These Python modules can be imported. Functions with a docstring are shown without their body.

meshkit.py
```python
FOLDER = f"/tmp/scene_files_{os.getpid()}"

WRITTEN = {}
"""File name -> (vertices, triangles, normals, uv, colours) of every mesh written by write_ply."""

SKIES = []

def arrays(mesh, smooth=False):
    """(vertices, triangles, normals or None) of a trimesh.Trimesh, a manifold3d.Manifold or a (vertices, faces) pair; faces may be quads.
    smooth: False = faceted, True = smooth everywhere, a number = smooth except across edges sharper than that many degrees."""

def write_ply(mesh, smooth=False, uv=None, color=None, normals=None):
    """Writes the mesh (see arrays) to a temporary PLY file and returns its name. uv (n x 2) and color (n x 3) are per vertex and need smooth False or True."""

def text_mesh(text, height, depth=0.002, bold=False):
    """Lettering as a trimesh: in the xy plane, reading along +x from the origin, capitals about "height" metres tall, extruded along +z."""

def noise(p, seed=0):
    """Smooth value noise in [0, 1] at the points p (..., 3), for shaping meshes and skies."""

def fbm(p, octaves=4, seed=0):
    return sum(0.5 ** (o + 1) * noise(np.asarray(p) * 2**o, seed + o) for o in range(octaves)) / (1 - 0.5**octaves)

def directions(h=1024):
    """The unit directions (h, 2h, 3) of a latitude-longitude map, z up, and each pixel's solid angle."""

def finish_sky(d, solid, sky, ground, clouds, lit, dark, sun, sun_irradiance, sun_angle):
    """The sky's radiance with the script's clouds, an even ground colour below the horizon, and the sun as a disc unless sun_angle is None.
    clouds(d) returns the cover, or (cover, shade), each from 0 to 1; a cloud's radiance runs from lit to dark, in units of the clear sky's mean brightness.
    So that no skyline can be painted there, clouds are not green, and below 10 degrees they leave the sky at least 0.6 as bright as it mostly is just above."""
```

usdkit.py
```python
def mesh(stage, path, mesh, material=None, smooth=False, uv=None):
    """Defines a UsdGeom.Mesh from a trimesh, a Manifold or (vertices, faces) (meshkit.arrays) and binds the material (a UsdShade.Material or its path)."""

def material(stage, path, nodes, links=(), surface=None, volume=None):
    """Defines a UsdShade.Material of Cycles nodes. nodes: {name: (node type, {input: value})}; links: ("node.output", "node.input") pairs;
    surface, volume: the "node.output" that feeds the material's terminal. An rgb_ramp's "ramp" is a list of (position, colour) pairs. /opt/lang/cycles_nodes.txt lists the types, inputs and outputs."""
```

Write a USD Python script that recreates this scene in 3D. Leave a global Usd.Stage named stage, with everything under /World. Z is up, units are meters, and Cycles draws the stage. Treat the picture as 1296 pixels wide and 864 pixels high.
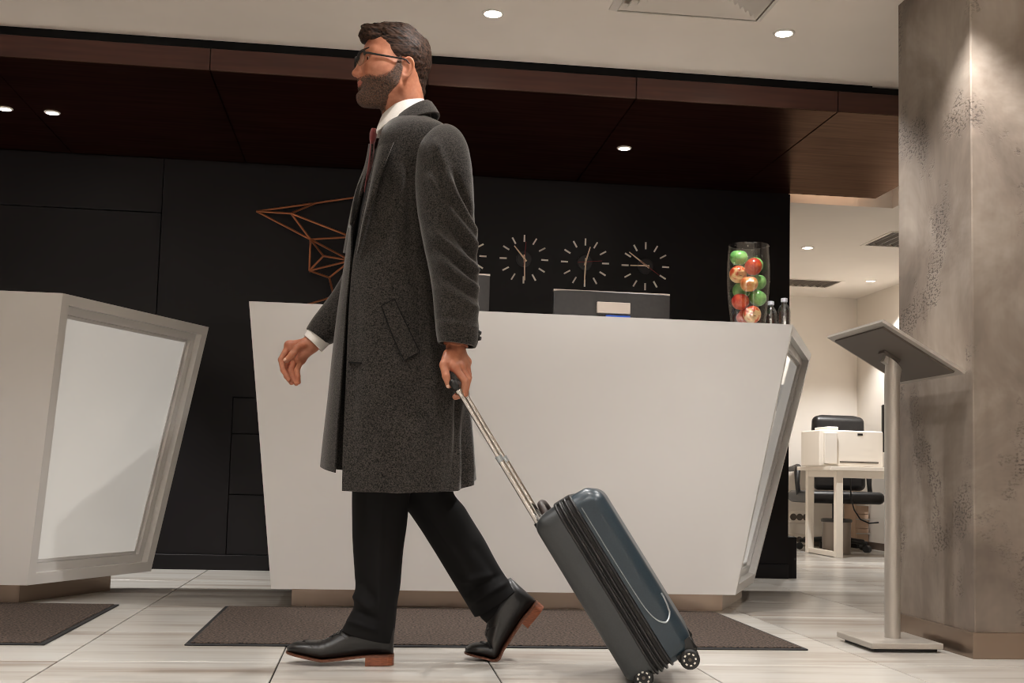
import math, random, sys
import numpy as np, trimesh, manifold3d as m3
sys.path.insert(0, '/opt/lang')
import usdkit, meshkit
from shapely.geometry import Polygon, box as sbox, LineString
from pxr import Usd, UsdGeom, UsdLux, UsdShade, Gf, Sdf

stage = Usd.Stage.CreateInMemory()
UsdGeom.SetStageUpAxis(stage, 'Z'); UsdGeom.SetStageMetersPerUnit(stage, 1.0)
UsdGeom.Xform.Define(stage, '/World')
RNG = random.Random(7)

# ------------------------------------------------------------------ camera
FPX, CX, CY = 1470.45, 648.0, 479.1            # focal length and principal point, in pixels of a 1296 x 864 picture
YAW, PITCH, ROLL, EYE = .12118, .08394, .02571, .54
_F = np.array([math.sin(YAW)*math.cos(PITCH), math.cos(YAW)*math.cos(PITCH), math.sin(PITCH)])
_r = np.array([math.cos(YAW), -math.sin(YAW), 0]); _u = np.cross(_r, _F)
_R = math.cos(ROLL)*_r + math.sin(ROLL)*_u; _U = math.cos(ROLL)*_u - math.sin(ROLL)*_r
C0 = np.array([0, 0, EYE])
cam = UsdGeom.Camera.Define(stage, '/World/camera')
cam.CreateHorizontalApertureAttr(36.0); cam.CreateVerticalApertureAttr(24.0)
cam.CreateFocalLengthAttr(36.0*FPX/1296)
cam.CreateVerticalApertureOffsetAttr((CY-432)/1296*36.0)
cam.CreateClippingRangeAttr(Gf.Vec2f(.05, 200))
cam.CreateExposureAttr(0.30)
cam.AddTransformOp().Set(Gf.Matrix4d(*[float(v) for row in (list(_R)+[0], list(_U)+[0], list(-_F)+[0], [0, 0, EYE, 1]) for v in row]))

def _ray(x, y): return ((x-CX)*_R - (y-CY)*_U)/FPX + _F
def on_z(x, y, z=0.0): d = _ray(x, y); return C0 + d*(z-EYE)/d[2]       # measured points of the photo set on a level plane ...
def on_y(x, y, Y): d = _ray(x, y); return C0 + d*Y/d[1]
def on_y_many(x, y, Y):
    x, y = np.broadcast_arrays(np.asarray(x, float), np.asarray(y, float)); d = ((x-CX)[..., None]*_R - (y-CY)[..., None]*_U)/FPX + _F
    return C0 + d*(Y/d[..., 1])[..., None]
def picture(V):
    d = np.asarray(V, float)-C0; w = d@_F; return CX+FPX*(d@_R)/w, CY-FPX*(d@_U)/w
def crease(V, folds):
    """relief of cloth folds: each (x0, y0, x1, y1, half width, height) is a ridge (or furrow) between two points of the photo"""
    x, y = picture(V); out = np.zeros(x.shape)
    for x0, y0, x1, y1, w, h in folds:
        L = math.hypot(x1-x0, y1-y0); ux, uy = (x1-x0)/L, (y1-y0)/L; s = ((x-x0)*ux+(y-y0)*uy)/L; q = -(x-x0)*uy+(y-y0)*ux
        out += h*np.exp(-(q/w)**2)*np.clip(np.minimum(s+.12, 1.12-s)/.24, 0, 1)
    return out                  # ... or on an upright plane at depth Y

# ------------------------------------------------------------------ lights: sky (only seen through nothing: the hall is closed), lamps
def light_rgb(l, c): l.CreateColorAttr(Gf.Vec3f(*c))
WARM = (1.0, .975, .95)
NEUTRAL = (1.0, .93, .84)
# daylight through the big shop window of the hall, behind the photographer
win = UsdLux.RectLight.Define(stage, '/World/window_light')
win.CreateWidthAttr(6.5); win.CreateHeightAttr(2.0); win.CreateIntensityAttr(33); light_rgb(win, (.975, 1.0, 1.04))
win.AddTranslateOp().Set((0.2, -3.42, 1.25)); win.AddRotateXYZOp().Set((90, 0, 180))   # shines towards +y
SPOT_POWER = 1.0

# ------------------------------------------------------------------ helpers
_names = {}
def uname(parent, name):
    k = _names.setdefault(parent, {}); n = k.get(name, -1) + 1; k[name] = n
    return name if n == 0 else f'{name}_{n:03d}'

def tag(p, label=None, cat=None, group=None, kind=None):
    for k, v in (('label', label), ('category', cat), ('group', group), ('kind', kind)):
        if v: p.SetCustomDataByKey(k, v)
    return p

class Node:
    def __init__(self, path, loc): self.path, self.loc = path, np.asarray(loc, float)
    @property
    def prim(self): return stage.GetPrimAtPath(self.path)

def thing(name, label=None, cat=None, loc=(0, 0, 0), group=None, kind=None):
    path = '/World/' + uname('/World', name)
    x = UsdGeom.Xform.Define(stage, path); x.AddTranslateOp().Set(Gf.Vec3d(*map(float, loc)))
    tag(x.GetPrim(), label, cat, group, kind)
    return Node(path, loc)

def geo(m):
    if hasattr(m, 'to_mesh'):
        q = m.to_mesh(); return np.array(q.vert_properties[:, :3], float), np.array(q.tri_verts, int)
    if isinstance(m, trimesh.Trimesh): return np.array(m.vertices), np.array(m.faces)
    v, f = np.asarray(m[0], float), np.asarray(m[1], int)
    if f.shape[1] == 4: f = np.vstack([f[:, [0, 1, 2]], f[:, [0, 2, 3]]])
    return v, f

def join(*ms):
    vs, fs, n = [], [], 0
    for m in ms:
        v, f = geo(m); vs.append(v); fs.append(f+n); n += len(v)
    return np.vstack(vs), np.vstack(fs)

def part(parent, name, mesh, mat, smooth=False, label=None, top=False, kind=None):
    """one mesh; world coordinates in, stored relative to the parent's base"""
    v, f = geo(mesh)
    if parent is None: path, loc = '/World/' + uname('/World', name), np.zeros(3)
    else: path, loc = parent.path + '/' + uname(parent.path, name), parent.loc
    usdkit.mesh(stage, path, (v-loc, f), mat, smooth=smooth)
    p = stage.GetPrimAtPath(path); tag(p, label, None, None, kind)
    return Node(path, loc)

def copy_of(node, loc, label=None, group=None, rot=None):
    name = node.path.rsplit('/', 1)[1]; name = name[:-4] if name[-4:-3] == '_' and name[-3:].isdigit() else name
    src = stage.GetPrimAtPath(node.path); was = src.GetCustomData()
    path = '/World/' + uname('/World', name)
    x = UsdGeom.Xform.Define(stage, path); pr = x.GetPrim()
    pr.GetReferences().AddInternalReference(node.path); pr.SetInstanceable(True)
    x.ClearXformOpOrder(); x.AddTransformOp().Set(matrix(loc, rot))
    tag(pr, label or was.get('label'), was.get('category'), group or was.get('group'), was.get('kind'))
    return Node(path, loc)

def matrix(loc, rot=None, s=1.0):
    R = np.eye(3) if rot is None else rot
    M = np.eye(4); M[:3, :3] = R*s; M[:3, 3] = loc
    return Gf.Matrix4d(*[float(x) for x in M.T.ravel()])

def bx(x0, x1, y0, y1, z0, z1, bevel=0.0):
    if bevel <= 0:
        v = np.array([(x, y, z) for x in (x0, x1) for y in (y0, y1) for z in (z0, z1)], float)
        f = np.array([(0, 1, 3, 2), (4, 6, 7, 5), (0, 4, 5, 1), (2, 3, 7, 6), (0, 2, 6, 4), (1, 5, 7, 3)])
        return geo((v, f))
    b = bevel; pts = []
    for x, sx in ((x0, 1), (x1, -1)):
        for y, sy in ((y0, 1), (y1, -1)):
            for z, sz in ((z0, 1), (z1, -1)):
                pts += [(x, y+sy*b, z+sz*b), (x+sx*b, y, z+sz*b), (x+sx*b, y+sy*b, z)]
    return geo(m3.Manifold.hull_points(np.array(pts, float)))

def hull(pts): return m3.Manifold.hull_points(np.asarray(pts, float))

def rbox(x0, x1, y0, y1, z0, z1, r, n=16):
    s = m3.Manifold.sphere(r, n)
    return m3.Manifold.batch_hull([s.translate((x, y, z)) for x in (x0+r, x1-r) for y in (y0+r, y1-r) for z in (z0+r, z1-r)])

def frame_to(d):
    d = np.asarray(d, float); d = d/np.linalg.norm(d)
    a = np.array([0, 0, 1.0]) if abs(d[2]) < .9 else np.array([0, 1.0, 0])
    u = np.cross(a, d); u /= np.linalg.norm(u)
    return u, np.cross(d, u), d

def rod(a, b, r, n=10, r2=None):
    a, b = np.asarray(a, float), np.asarray(b, float); u, v, d = frame_to(b-a); r2 = r if r2 is None else r2
    t = np.linspace(0, 2*np.pi, n, endpoint=False); ring = np.cos(t)[:, None]*u + np.sin(t)[:, None]*v
    V = np.vstack([a+ring*r, b+ring*r2, [a], [b]]); i = np.arange(n); j = (i+1) % n
    F = np.vstack([np.c_[i, j, j+n], np.c_[i, j+n, i+n], np.c_[j, i, i*0+2*n], np.c_[i+n, j+n, i*0+2*n+1]])
    return V, F

def path_tube(pts, r, n=8, closed=False):
    """tube along a polyline; r a number or one per point"""
    P = np.asarray(pts, float); k = len(P); rr = np.broadcast_to(np.asarray(r, float), (k,))
    T = np.gradient(P, axis=0) if not closed else np.roll(P, -1, 0)-np.roll(P, 1, 0)
    T /= np.linalg.norm(T, axis=1, keepdims=True)
    u, v, _ = frame_to(T[0]); rings = []
    t = np.linspace(0, 2*np.pi, n, endpoint=False)
    for i in range(k):
        u = u - T[i]*(u@T[i]); u /= np.linalg.norm(u); v = np.cross(T[i], u)
        rings.append(P[i] + rr[i]*(np.cos(t)[:, None]*u + np.sin(t)[:, None]*v))
    V = np.vstack(rings); F = []
    a = np.arange(n); b = (a+1) % n
    for i in range(k if closed else k-1):
        o, q = i*n, ((i+1) % k)*n
        F += [np.c_[o+a, o+b, q+b], np.c_[o+a, q+b, q+a]]
    if not closed:
        c0, c1 = len(V), len(V)+1; V = np.vstack([V, P[:1], P[-1:]])
        F += [np.c_[b, a, a*0+c0], np.c_[(k-1)*n+a, (k-1)*n+b, a*0+c1]]
    return V, np.vstack(F)

def lathe(profile, n=32, centre=(0, 0, 0)):
    """profile (r, z) from bottom to top, turned round the upright axis; ends on the axis close it"""
    pr = np.asarray(profile, float); t = np.linspace(0, 2*np.pi, n, endpoint=False)
    V = np.vstack([np.c_[r*np.cos(t), r*np.sin(t), np.full(n, z)] for r, z in pr]) + np.asarray(centre, float)
    a = np.arange(n); b = (a+1) % n; F = []
    for i in range(len(pr)-1):
        F += [np.c_[i*n+a, i*n+b, (i+1)*n+b], np.c_[i*n+a, (i+1)*n+b, (i+1)*n+a]]
    return trimesh.Trimesh(V, np.vstack(F), process=True)

def extrude(poly, h, T=None):
    m = trimesh.creation.extrude_polygon(poly, h, engine='earcut')
    if T is not None: m.apply_transform(T)
    return m

def basis(o, x, y, z):
    M = np.eye(4); M[:3, 0], M[:3, 1], M[:3, 2], M[:3, 3] = x, y, z, o; return M

def spline(keys, n):
    """smooth interpolation of rows of numbers"""
    from scipy.interpolate import PchipInterpolator
    K = np.asarray(keys, float); t = np.linspace(0, 1, len(K)); return PchipInterpolator(t, K, axis=0)(np.linspace(0, 1, n))
def rotz(a): c, s = math.cos(a), math.sin(a); return np.array([[c, -s, 0], [s, c, 0], [0, 0, 1.0]])
def rotaxis(ax, a): return trimesh.transformations.rotation_matrix(a, ax)[:3, :3]

# ------------------------------------------------------------------ materials
def srgb(r, g, b): return tuple(((c/255)/12.92 if c/255 < .04045 else ((c/255+.055)/1.055)**2.4) for c in (r, g, b))
def _p(n): return '/World/Looks/' + n
def plain(name, col, rough=.5, **kw):
    return usdkit.material(stage, _p(name), {'p': ('principled_bsdf', {'base_color': col, 'roughness': rough, **kw})}, [], 'p.BSDF')
def speckled(name, a, b, scale=30, rough=.5, bump=0.0, bscale=None, stretch=(1, 1, 1), lo=.35, hi=.65, detail=4, dist=.002, **kw):
    n = {'c': ('texture_coordinate', {}), 'm': ('mapping', {'scale': stretch}), 'n': ('noise_texture', {'scale': scale, 'detail': detail}),
         'r': ('rgb_ramp', {'ramp': [(lo, a), (hi, b)]}), 'p': ('principled_bsdf', {'roughness': rough, **kw})}
    l = [('c.object', 'm.vector'), ('m.vector', 'n.vector'), ('n.fac', 'r.fac'), ('r.color', 'p.base_color')]
    if bump:
        n['n2'] = ('noise_texture', {'scale': bscale or scale, 'detail': 3}); n['b'] = ('bump', {'strength': bump, 'distance': dist})
        l += [('m.vector', 'n2.vector'), ('n2.fac', 'b.height'), ('b.normal', 'p.normal')]
    return usdkit.material(stage, _p(name), n, l, 'p.BSDF')
def emitter(name, col, s):
    return usdkit.material(stage, _p(name), {'e': ('emission', {'color': col, 'strength': s})}, [], 'e.emission')

M_ceil = speckled('ceiling_paint', srgb(240, 229, 217), srgb(236, 225, 213), 3, .9)
M_wall = speckled('office_paint', srgb(236, 227, 216), srgb(232, 223, 212), 2, .85)
M_black = speckled('charcoal_panel', (.0070, .0056, .0064), (.0084, .0068, .0076), 2, .45, specular_ior_level=.25)
M_blackgap = plain('shadow_gap', (.002, .0015, .0016), .8)
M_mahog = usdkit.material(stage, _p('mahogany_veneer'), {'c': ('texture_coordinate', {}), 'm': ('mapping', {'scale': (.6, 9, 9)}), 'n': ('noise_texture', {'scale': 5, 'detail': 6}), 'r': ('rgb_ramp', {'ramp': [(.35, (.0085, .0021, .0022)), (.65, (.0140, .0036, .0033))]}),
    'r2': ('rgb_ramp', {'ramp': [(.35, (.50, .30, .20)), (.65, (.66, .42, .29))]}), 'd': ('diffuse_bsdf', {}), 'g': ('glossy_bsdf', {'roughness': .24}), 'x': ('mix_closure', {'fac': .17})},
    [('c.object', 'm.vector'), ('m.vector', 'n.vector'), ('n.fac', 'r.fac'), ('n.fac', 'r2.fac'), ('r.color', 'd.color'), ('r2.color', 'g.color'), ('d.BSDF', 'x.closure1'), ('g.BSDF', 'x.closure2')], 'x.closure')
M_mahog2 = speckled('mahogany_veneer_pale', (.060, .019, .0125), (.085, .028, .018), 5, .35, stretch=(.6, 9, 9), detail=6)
M_white = plain('white_lacquer', srgb(216, 213, 209), .32, specular_ior_level=.4)
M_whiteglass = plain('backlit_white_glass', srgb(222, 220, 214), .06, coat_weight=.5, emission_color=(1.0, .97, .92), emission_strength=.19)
M_steelbrown = plain('brushed_brown_steel', srgb(164, 146, 131), .28, metallic=1.0)
M_trimwhite = plain('white_metal', srgb(226, 218, 208), .45)
M_copper = plain('copper_tube', srgb(176, 112, 76), .38, metallic=.85)
M_tick = plain('pale_brass_tick', srgb(240, 232, 218), .45, metallic=.0)
M_hand = plain('champagne_hand', srgb(236, 212, 182), .4)
M_red = plain('red_hand', srgb(140, 22, 20), .5)
M_lens = emitter('lamp_lens', (1.0, .93, .82), 30.0)
M_grout = plain('dark_grout', (.018, .014, .011), .9)
M_alu = plain('satin_aluminium', srgb(186, 179, 170), .38, metallic=.45)
M_aludark = plain('grey_powder_coat', srgb(100, 91, 83), .5, metallic=.2)
M_plasticdk = speckled('dark_grey_plastic', srgb(46, 43, 42), srgb(51, 48, 46), 60, .45)
M_silver = plain('silver_plastic', srgb(200, 186, 174), .4, metallic=.3)
M_blue = plain('blue_label', srgb(40, 86, 190), .4)
M_blackleather = speckled('black_leather', (.010, .009, .009), (.016, .014, .014), 40, .38, bump=.3, bscale=180)
M_blackplastic = plain('black_plastic', (.010, .009, .009), .4)
M_paperwhite = plain('off_white_plastic', srgb(235, 226, 214), .45)

def tile_mat(k):
    o = (k*3.7, k*1.3, k*.77)
    n = {'c': ('geometry', {}), 'm': ('mapping', {'location': o, 'scale': (.45, 6.0, 1.0)}),
         'n': ('noise_texture', {'scale': 1.0, 'detail': 7, 'roughness': .62, 'distortion': .35}),
         'm2': ('mapping', {'location': o, 'scale': (1.1, 24, 1.0)}), 'n2': ('noise_texture', {'scale': 1.0, 'detail': 4, 'roughness': .6}),
         'r': ('rgb_ramp', {'ramp': [(.30, srgb(140, 122, 108)), (.40, srgb(174, 165, 155)), (.50, srgb(192, 187, 179)), (.64, srgb(198, 195, 189)), (.75, srgb(182, 174, 165))]}),
         'r2': ('rgb_ramp', {'ramp': [(.34, srgb(200, 184, 168)), (.44, (1, 1, 1))]}),
         'x': ('mix', {'mix_type': 'multiply', 'fac': .35}), 'p': ('principled_bsdf', {'roughness': .26, 'specular_ior_level': .45})}
    l = [('c.position', 'm.vector'), ('m.vector', 'n.vector'), ('c.position', 'm2.vector'), ('m2.vector', 'n2.vector'), ('n.fac', 'r.fac'), ('n2.fac', 'r2.fac'),
         ('r.color', 'x.color1'), ('r2.color', 'x.color2'), ('x.color', 'p.base_color')]
    return usdkit.material(stage, _p(f'veined_tile_{k}'), n, l, 'p.BSDF')
M_tiles = [tile_mat(k) for k in range(5)]

def plaster():
    n = {'c': ('geometry', {}),
         'big': ('noise_texture', {'scale': 2.6, 'detail': 5, 'roughness': .6, 'distortion': .5}),
         'r': ('rgb_ramp', {'ramp': [(.32, srgb(114, 102, 92)), (.5, srgb(140, 127, 115)), (.68, srgb(168, 156, 144))]}),
         'fm': ('mapping', {'scale': (70, 70, 125)}), 'fine': ('noise_texture', {'scale': 1.0, 'detail': 3, 'roughness': .6}),
         'fr': ('map_range', {'range_type': 'smoothstep', 'from_min': .50, 'from_max': .57, 'to_min': 0, 'to_max': 1, 'clamp': True}),
         'pm': ('mapping', {'location': (3.1, 1.7, .35), 'scale': (3.6, 3.6, 2.9)}), 'patch': ('noise_texture', {'scale': 1.0, 'detail': 5, 'roughness': .62}),
         'pr': ('map_range', {'range_type': 'smoothstep', 'from_min': .535, 'from_max': .62, 'to_min': 0, 'to_max': 1, 'clamp': True}),
         'mul': ('math', {'math_type': 'multiply'}), 'mul2': ('math', {'math_type': 'multiply', 'value2': .72}),
         'sm': ('mapping', {'scale': (26, 26, 4)}), 'str': ('noise_texture', {'scale': 1.0, 'detail': 3}),
         'srr': ('rgb_ramp', {'ramp': [(.35, (.88, .88, .88)), (.62, (1, 1, 1))]}),
         'x0': ('mix', {'mix_type': 'multiply', 'fac': .6}),
         'x': ('mix', {'mix_type': 'mix', 'color2': srgb(74, 64, 57)}),
         'b': ('bump', {'strength': .5, 'distance': .004}), 'bs': ('math', {'math_type': 'subtract'}),
         'p': ('principled_bsdf', {'roughness': .62, 'specular_ior_level': .35})}
    l = [('c.position', 'big.vector'), ('big.fac', 'r.fac'), ('c.position', 'fm.vector'), ('fm.vector', 'fine.vector'), ('fine.fac', 'fr.value'),
         ('c.position', 'pm.vector'), ('pm.vector', 'patch.vector'), ('patch.fac', 'pr.value'), ('fr.result', 'mul.value1'), ('pr.result', 'mul.value2'), ('mul.value', 'mul2.value1'),
         ('c.position', 'sm.vector'), ('sm.vector', 'str.vector'), ('str.fac', 'srr.fac'), ('r.color', 'x0.color1'), ('srr.color', 'x0.color2'),
         ('x0.color', 'x.color1'), ('mul2.value', 'x.fac'), ('x.color', 'p.base_color'),
         ('big.fac', 'bs.value1'), ('mul.value', 'bs.value2'), ('bs.value', 'b.height'), ('b.normal', 'p.normal')]
    return usdkit.material(stage, _p('mottled_plaster'), n, l, 'p.BSDF')
M_plaster = plaster()
M_mat = speckled('mat_pile', srgb(24, 20, 18), srgb(104, 86, 74), 120, .95, bump=.9, bscale=500, detail=2, dist=.004)
M_matedge = plain('mat_rubber_edge', (.012, .011, .011), .7)

# ------------------------------------------------------------------ room shell
ZC, ZS, YF, YW, ZO = 2.366, 2.234, 4.961, 6.46, 2.212      # hall ceiling, canopy underside, canopy front, dark wall, office ceiling
floor = thing('floor', kind='structure')
part(floor, 'grout_bed', bx(-6, 6, -3.6, 10.2, -.06, -.004), M_grout)
T0, TS, GAP = -.83, .6, .0022
def in_view(x0, y0):
    if y0 < 2.4: return False
    lo = (y0+.6)*-.335 - .7; hi = (y0+.6)*.60
    return lo < x0 < hi and (y0 < 6.3 or x0 > 1.5)
rest = []; ntile = 0
for i in range(-9, 12):
    for j in range(-12, 22):
        x0, y0 = T0 + i*TS, -3.4 + .2 + j*TS
        if y0 > 9.9 or x0 < -6 or x0+TS > 6: continue
        b = bx(x0+GAP, x0+TS-GAP, y0+GAP, y0+TS-GAP, -.02, 0.0, .0012)
        if in_view(x0, y0): part(floor, 'floor_tile', b, M_tiles[(i*3+j*7+(i*j) % 3) % 5]); ntile += 1
        else: rest.append(b)
part(floor, 'distant_tile', join(*rest), M_tiles[0], kind='stuff')

# hall ceiling with the opening of the air diffuser
VX0, VX1, VY0, VY1 = .884, 1.468, 3.74, 4.31
cpoly = sbox(-6, -3.6, 6, YF).difference(sbox(VX0+.012, VY0+.012, VX1-.012, VY1-.012))
part(None, 'ceiling', extrude(cpoly, .06, basis((0, 0, ZC), (1, 0, 0), (0, 1, 0), (0, 0, 1))), M_ceil, kind='structure')
def wall(name, mesh, mat): return part(None, name, mesh, mat, kind='structure')
wall('wall_left', bx(-6.1, -6, -3.6, 6.6, 0, 2.6), M_ceil)
wall('wall_right', bx(6, 6.1, -3.6, 10, 0, 2.6), M_ceil)
wall('wall_front', extrude(sbox(-6, 0, 6, 2.6).difference(sbox(-3.05, .25, 3.45, 2.25)), .1, basis((0, -3.5, 0), (1, 0, 0), (0, 0, 1), (0, -1, 0))), M_ceil)

# the dark wall behind the counters: backing and panels with open joints
wb = thing('wall_back', kind='structure')
part(wb, 'wall_core', bx(-6, 2.402, YW+.02, YW+.24, 0, 2.6), M_blackgap)
def panel(x0, x1, z0, z1, y=YW, t=.022, g=.0025): part(wb, 'wall_panel', bx(x0+g, x1-g, y, y+t, z0+g, z1-g, .0015), M_black)
panel(-6, -3.2, .08, ZS); panel(-3.2, -1.17, 1.93, ZS); panel(-3.2, -2.05, .08, 1.93); panel(-2.05, -1.17, .08, 1.93)
pw = sbox(-1.1675, .0825, 2.403, ZS-.0025).difference(sbox(-.7445, 0, -.2975, .9345))
part(wb, 'wall_panel', extrude(pw, .022, basis((0, YW+.022, 0), (1, 0, 0), (0, 0, 1), (0, -1, 0))), M_black)
panel(-.742, -.30, .735, .932); panel(-.742, -.30, .405, .735); panel(-.742, -.30, .08, .405)
part(None, 'baseboard_back', bx(-6, 2.402, YW-.014, YW+.02, .0, .08, .002), M_black, kind='structure')
part(None, 'trim_2', bx(2.404, 2.462, YW+.02, YW+.25, 0, .235, .002), M_black, kind='structure')

# canopy: mahogany soffit panels and fascia with shadow gaps
can = thing('trim_1', kind='structure')
part(can, 'canopy_core', bx(-6, 2.92, YF+.05, YW-.004, ZS+.02, ZC+.06), M_blackgap)
xs = [-6, -5.38, -4.45, -3.52, -2.59, -1.66, -.73, .2, 1.13, 2.07, 2.93]
for a, b in zip(xs[:-1], xs[1:]):
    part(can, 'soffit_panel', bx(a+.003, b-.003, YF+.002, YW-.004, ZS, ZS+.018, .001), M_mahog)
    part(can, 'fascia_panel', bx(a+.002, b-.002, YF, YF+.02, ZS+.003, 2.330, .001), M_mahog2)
part(can, 'cove_lamp', bx(2.42, 2.90, YW-.004, YW+.012, 2.300, 2.316), emitter('warm_cove_strip', (1.0, .62, .40), 5.0))
part(can, 'shadow_strip', bx(-6, 2.93, YF+.035, YF+.05, ZS+.02, ZC+.06), M_blackgap)

# office behind: ceiling with a cove round the canopy, walls
wall('wall_office_left', bx(2.2, 2.3, YW+.24, 10, 0, 2.6), M_wall)
wall('wall_office_back', bx(2.3, 4.4, 9.9, 10, 0, 2.6), M_wall)
wall('wall_office_right', bx(4.315, 4.4, 4.4, 9.9, 0, 2.6), M_wall)
part(None, 'baseboard_office', join(bx(2.3, 4.30, 9.885, 9.9, 0, .06), bx(4.30, 4.315, 5, 9.885, 0, .06)), plain('grey_skirting', srgb(96, 82, 72), .5), kind='structure')
OV1 = (3.375, 3.90, 7.19, 7.64); OV2 = (3.25, 3.82, 9.06, 9.40)
opoly = sbox(2.3, 6.575, 4.4, 9.95).union(sbox(3.09, 4.965, 6.05, 7)).union(sbox(4.4, 6, 6.05, 10)).difference(sbox(OV1[0], OV1[2], OV1[1], OV1[3])).difference(sbox(OV2[0], OV2[2], OV2[1], OV2[3]))
part(None, 'ceiling_office', extrude(opoly, .16, basis((0, 0, ZO), (1, 0, 0), (0, 1, 0), (0, 0, 1))), M_wall, kind='structure')
part(None, 'ceiling_cove', bx(2.25, 3.25, 4.96, 6.75, 2.372, 2.43), M_wall, kind='structure')

# column with metal skirting
CX0, CY0, CY1 = 1.944, 3.556, 4.09
part(None, 'wall_column', bx(CX0, 2.9, CY0, CY1, 0, ZC+.05, .004), M_plaster, kind='structure')
part(None, 'baseboard_column', bx(CX0-.014, 2.91, CY0-.014, CY1+.014, 0, .083, .0015), M_steelbrown, kind='structure')

# ------------------------------------------------------------------ downlights
def downlight(x, y, z, label, r=.034, power=18.0, cone=52, soft=.6, col=WARM, lens=True, group=None):
    t = thing('downlight', label, 'ceiling light', (x, y, z), group)
    part(t, 'trim_ring', lathe([(r, -.001), (r*1.02, -.006), (r*1.25, -.005), (r*1.34, -.0005), (r, -.0005)], 28, (x, y, z)), M_trimwhite, 40)
    part(t, 'lens', lathe([(0, -.0035), (r*.98, -.0035), (r*.98, -.001), (0, -.001)], 28, (x, y, z)), M_lens)
    if power:
        s = UsdLux.SphereLight.Define(stage, t.path + '/lamp'); s.CreateRadiusAttr(.02); s.CreateIntensityAttr(power*132); light_rgb(s, col)
        s.AddTranslateOp().Set((0, 0, -.03)); 
        sh = UsdLux.ShapingAPI.Apply(s.GetPrim()); sh.CreateShapingConeAngleAttr(cone); sh.CreateShapingConeSoftnessAttr(soft)
    return t
downlight(.428, 4.444, ZC, 'round downlight in the cream ceiling just right of the head of the man', power=34)
downlight(1.616, 4.426, ZC, 'round downlight in the cream ceiling right of the air diffuser', power=30)
downlight(-1.786, 5.70, ZS, 'recessed round downlight in dark canopy, cut by the left picture edge', r=.028, power=48, cone=37, soft=.35)
downlight(-1.572, 5.718, ZS, 'recessed round downlight in dark canopy, second from the left edge', r=.028, power=48, cone=37, soft=.35)
downlight(1.247, 5.731, ZS, 'recessed round downlight in dark canopy above the wall clocks', r=.028, power=48, cone=37, soft=.35)
downlight(3.039, 7.819, ZO, 'bright round downlight in the office ceiling beyond the counter', power=50, col=(1.0, .995, .985))
downlight(4.029, 8.981, ZO, 'faint small downlight in the far office ceiling by the column', power=50, col=(1.0, .995, .985))
# lamps of the same hall that hang outside the frame
OUT = 'hall downlights out of frame'
for x in (-1.95, -.76, .43, 1.62):
    for y in (3.15, 1.9, .65):
        if (x, y) == (1.62, 3.15): continue
        downlight(x, y, ZC, 'round downlight in the hall ceiling nearer than the frame shows', group=OUT, power=18)
downlight(1.74, 3.30, ZC, 'round downlight in the hall ceiling close to the plaster column', power=34)

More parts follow.
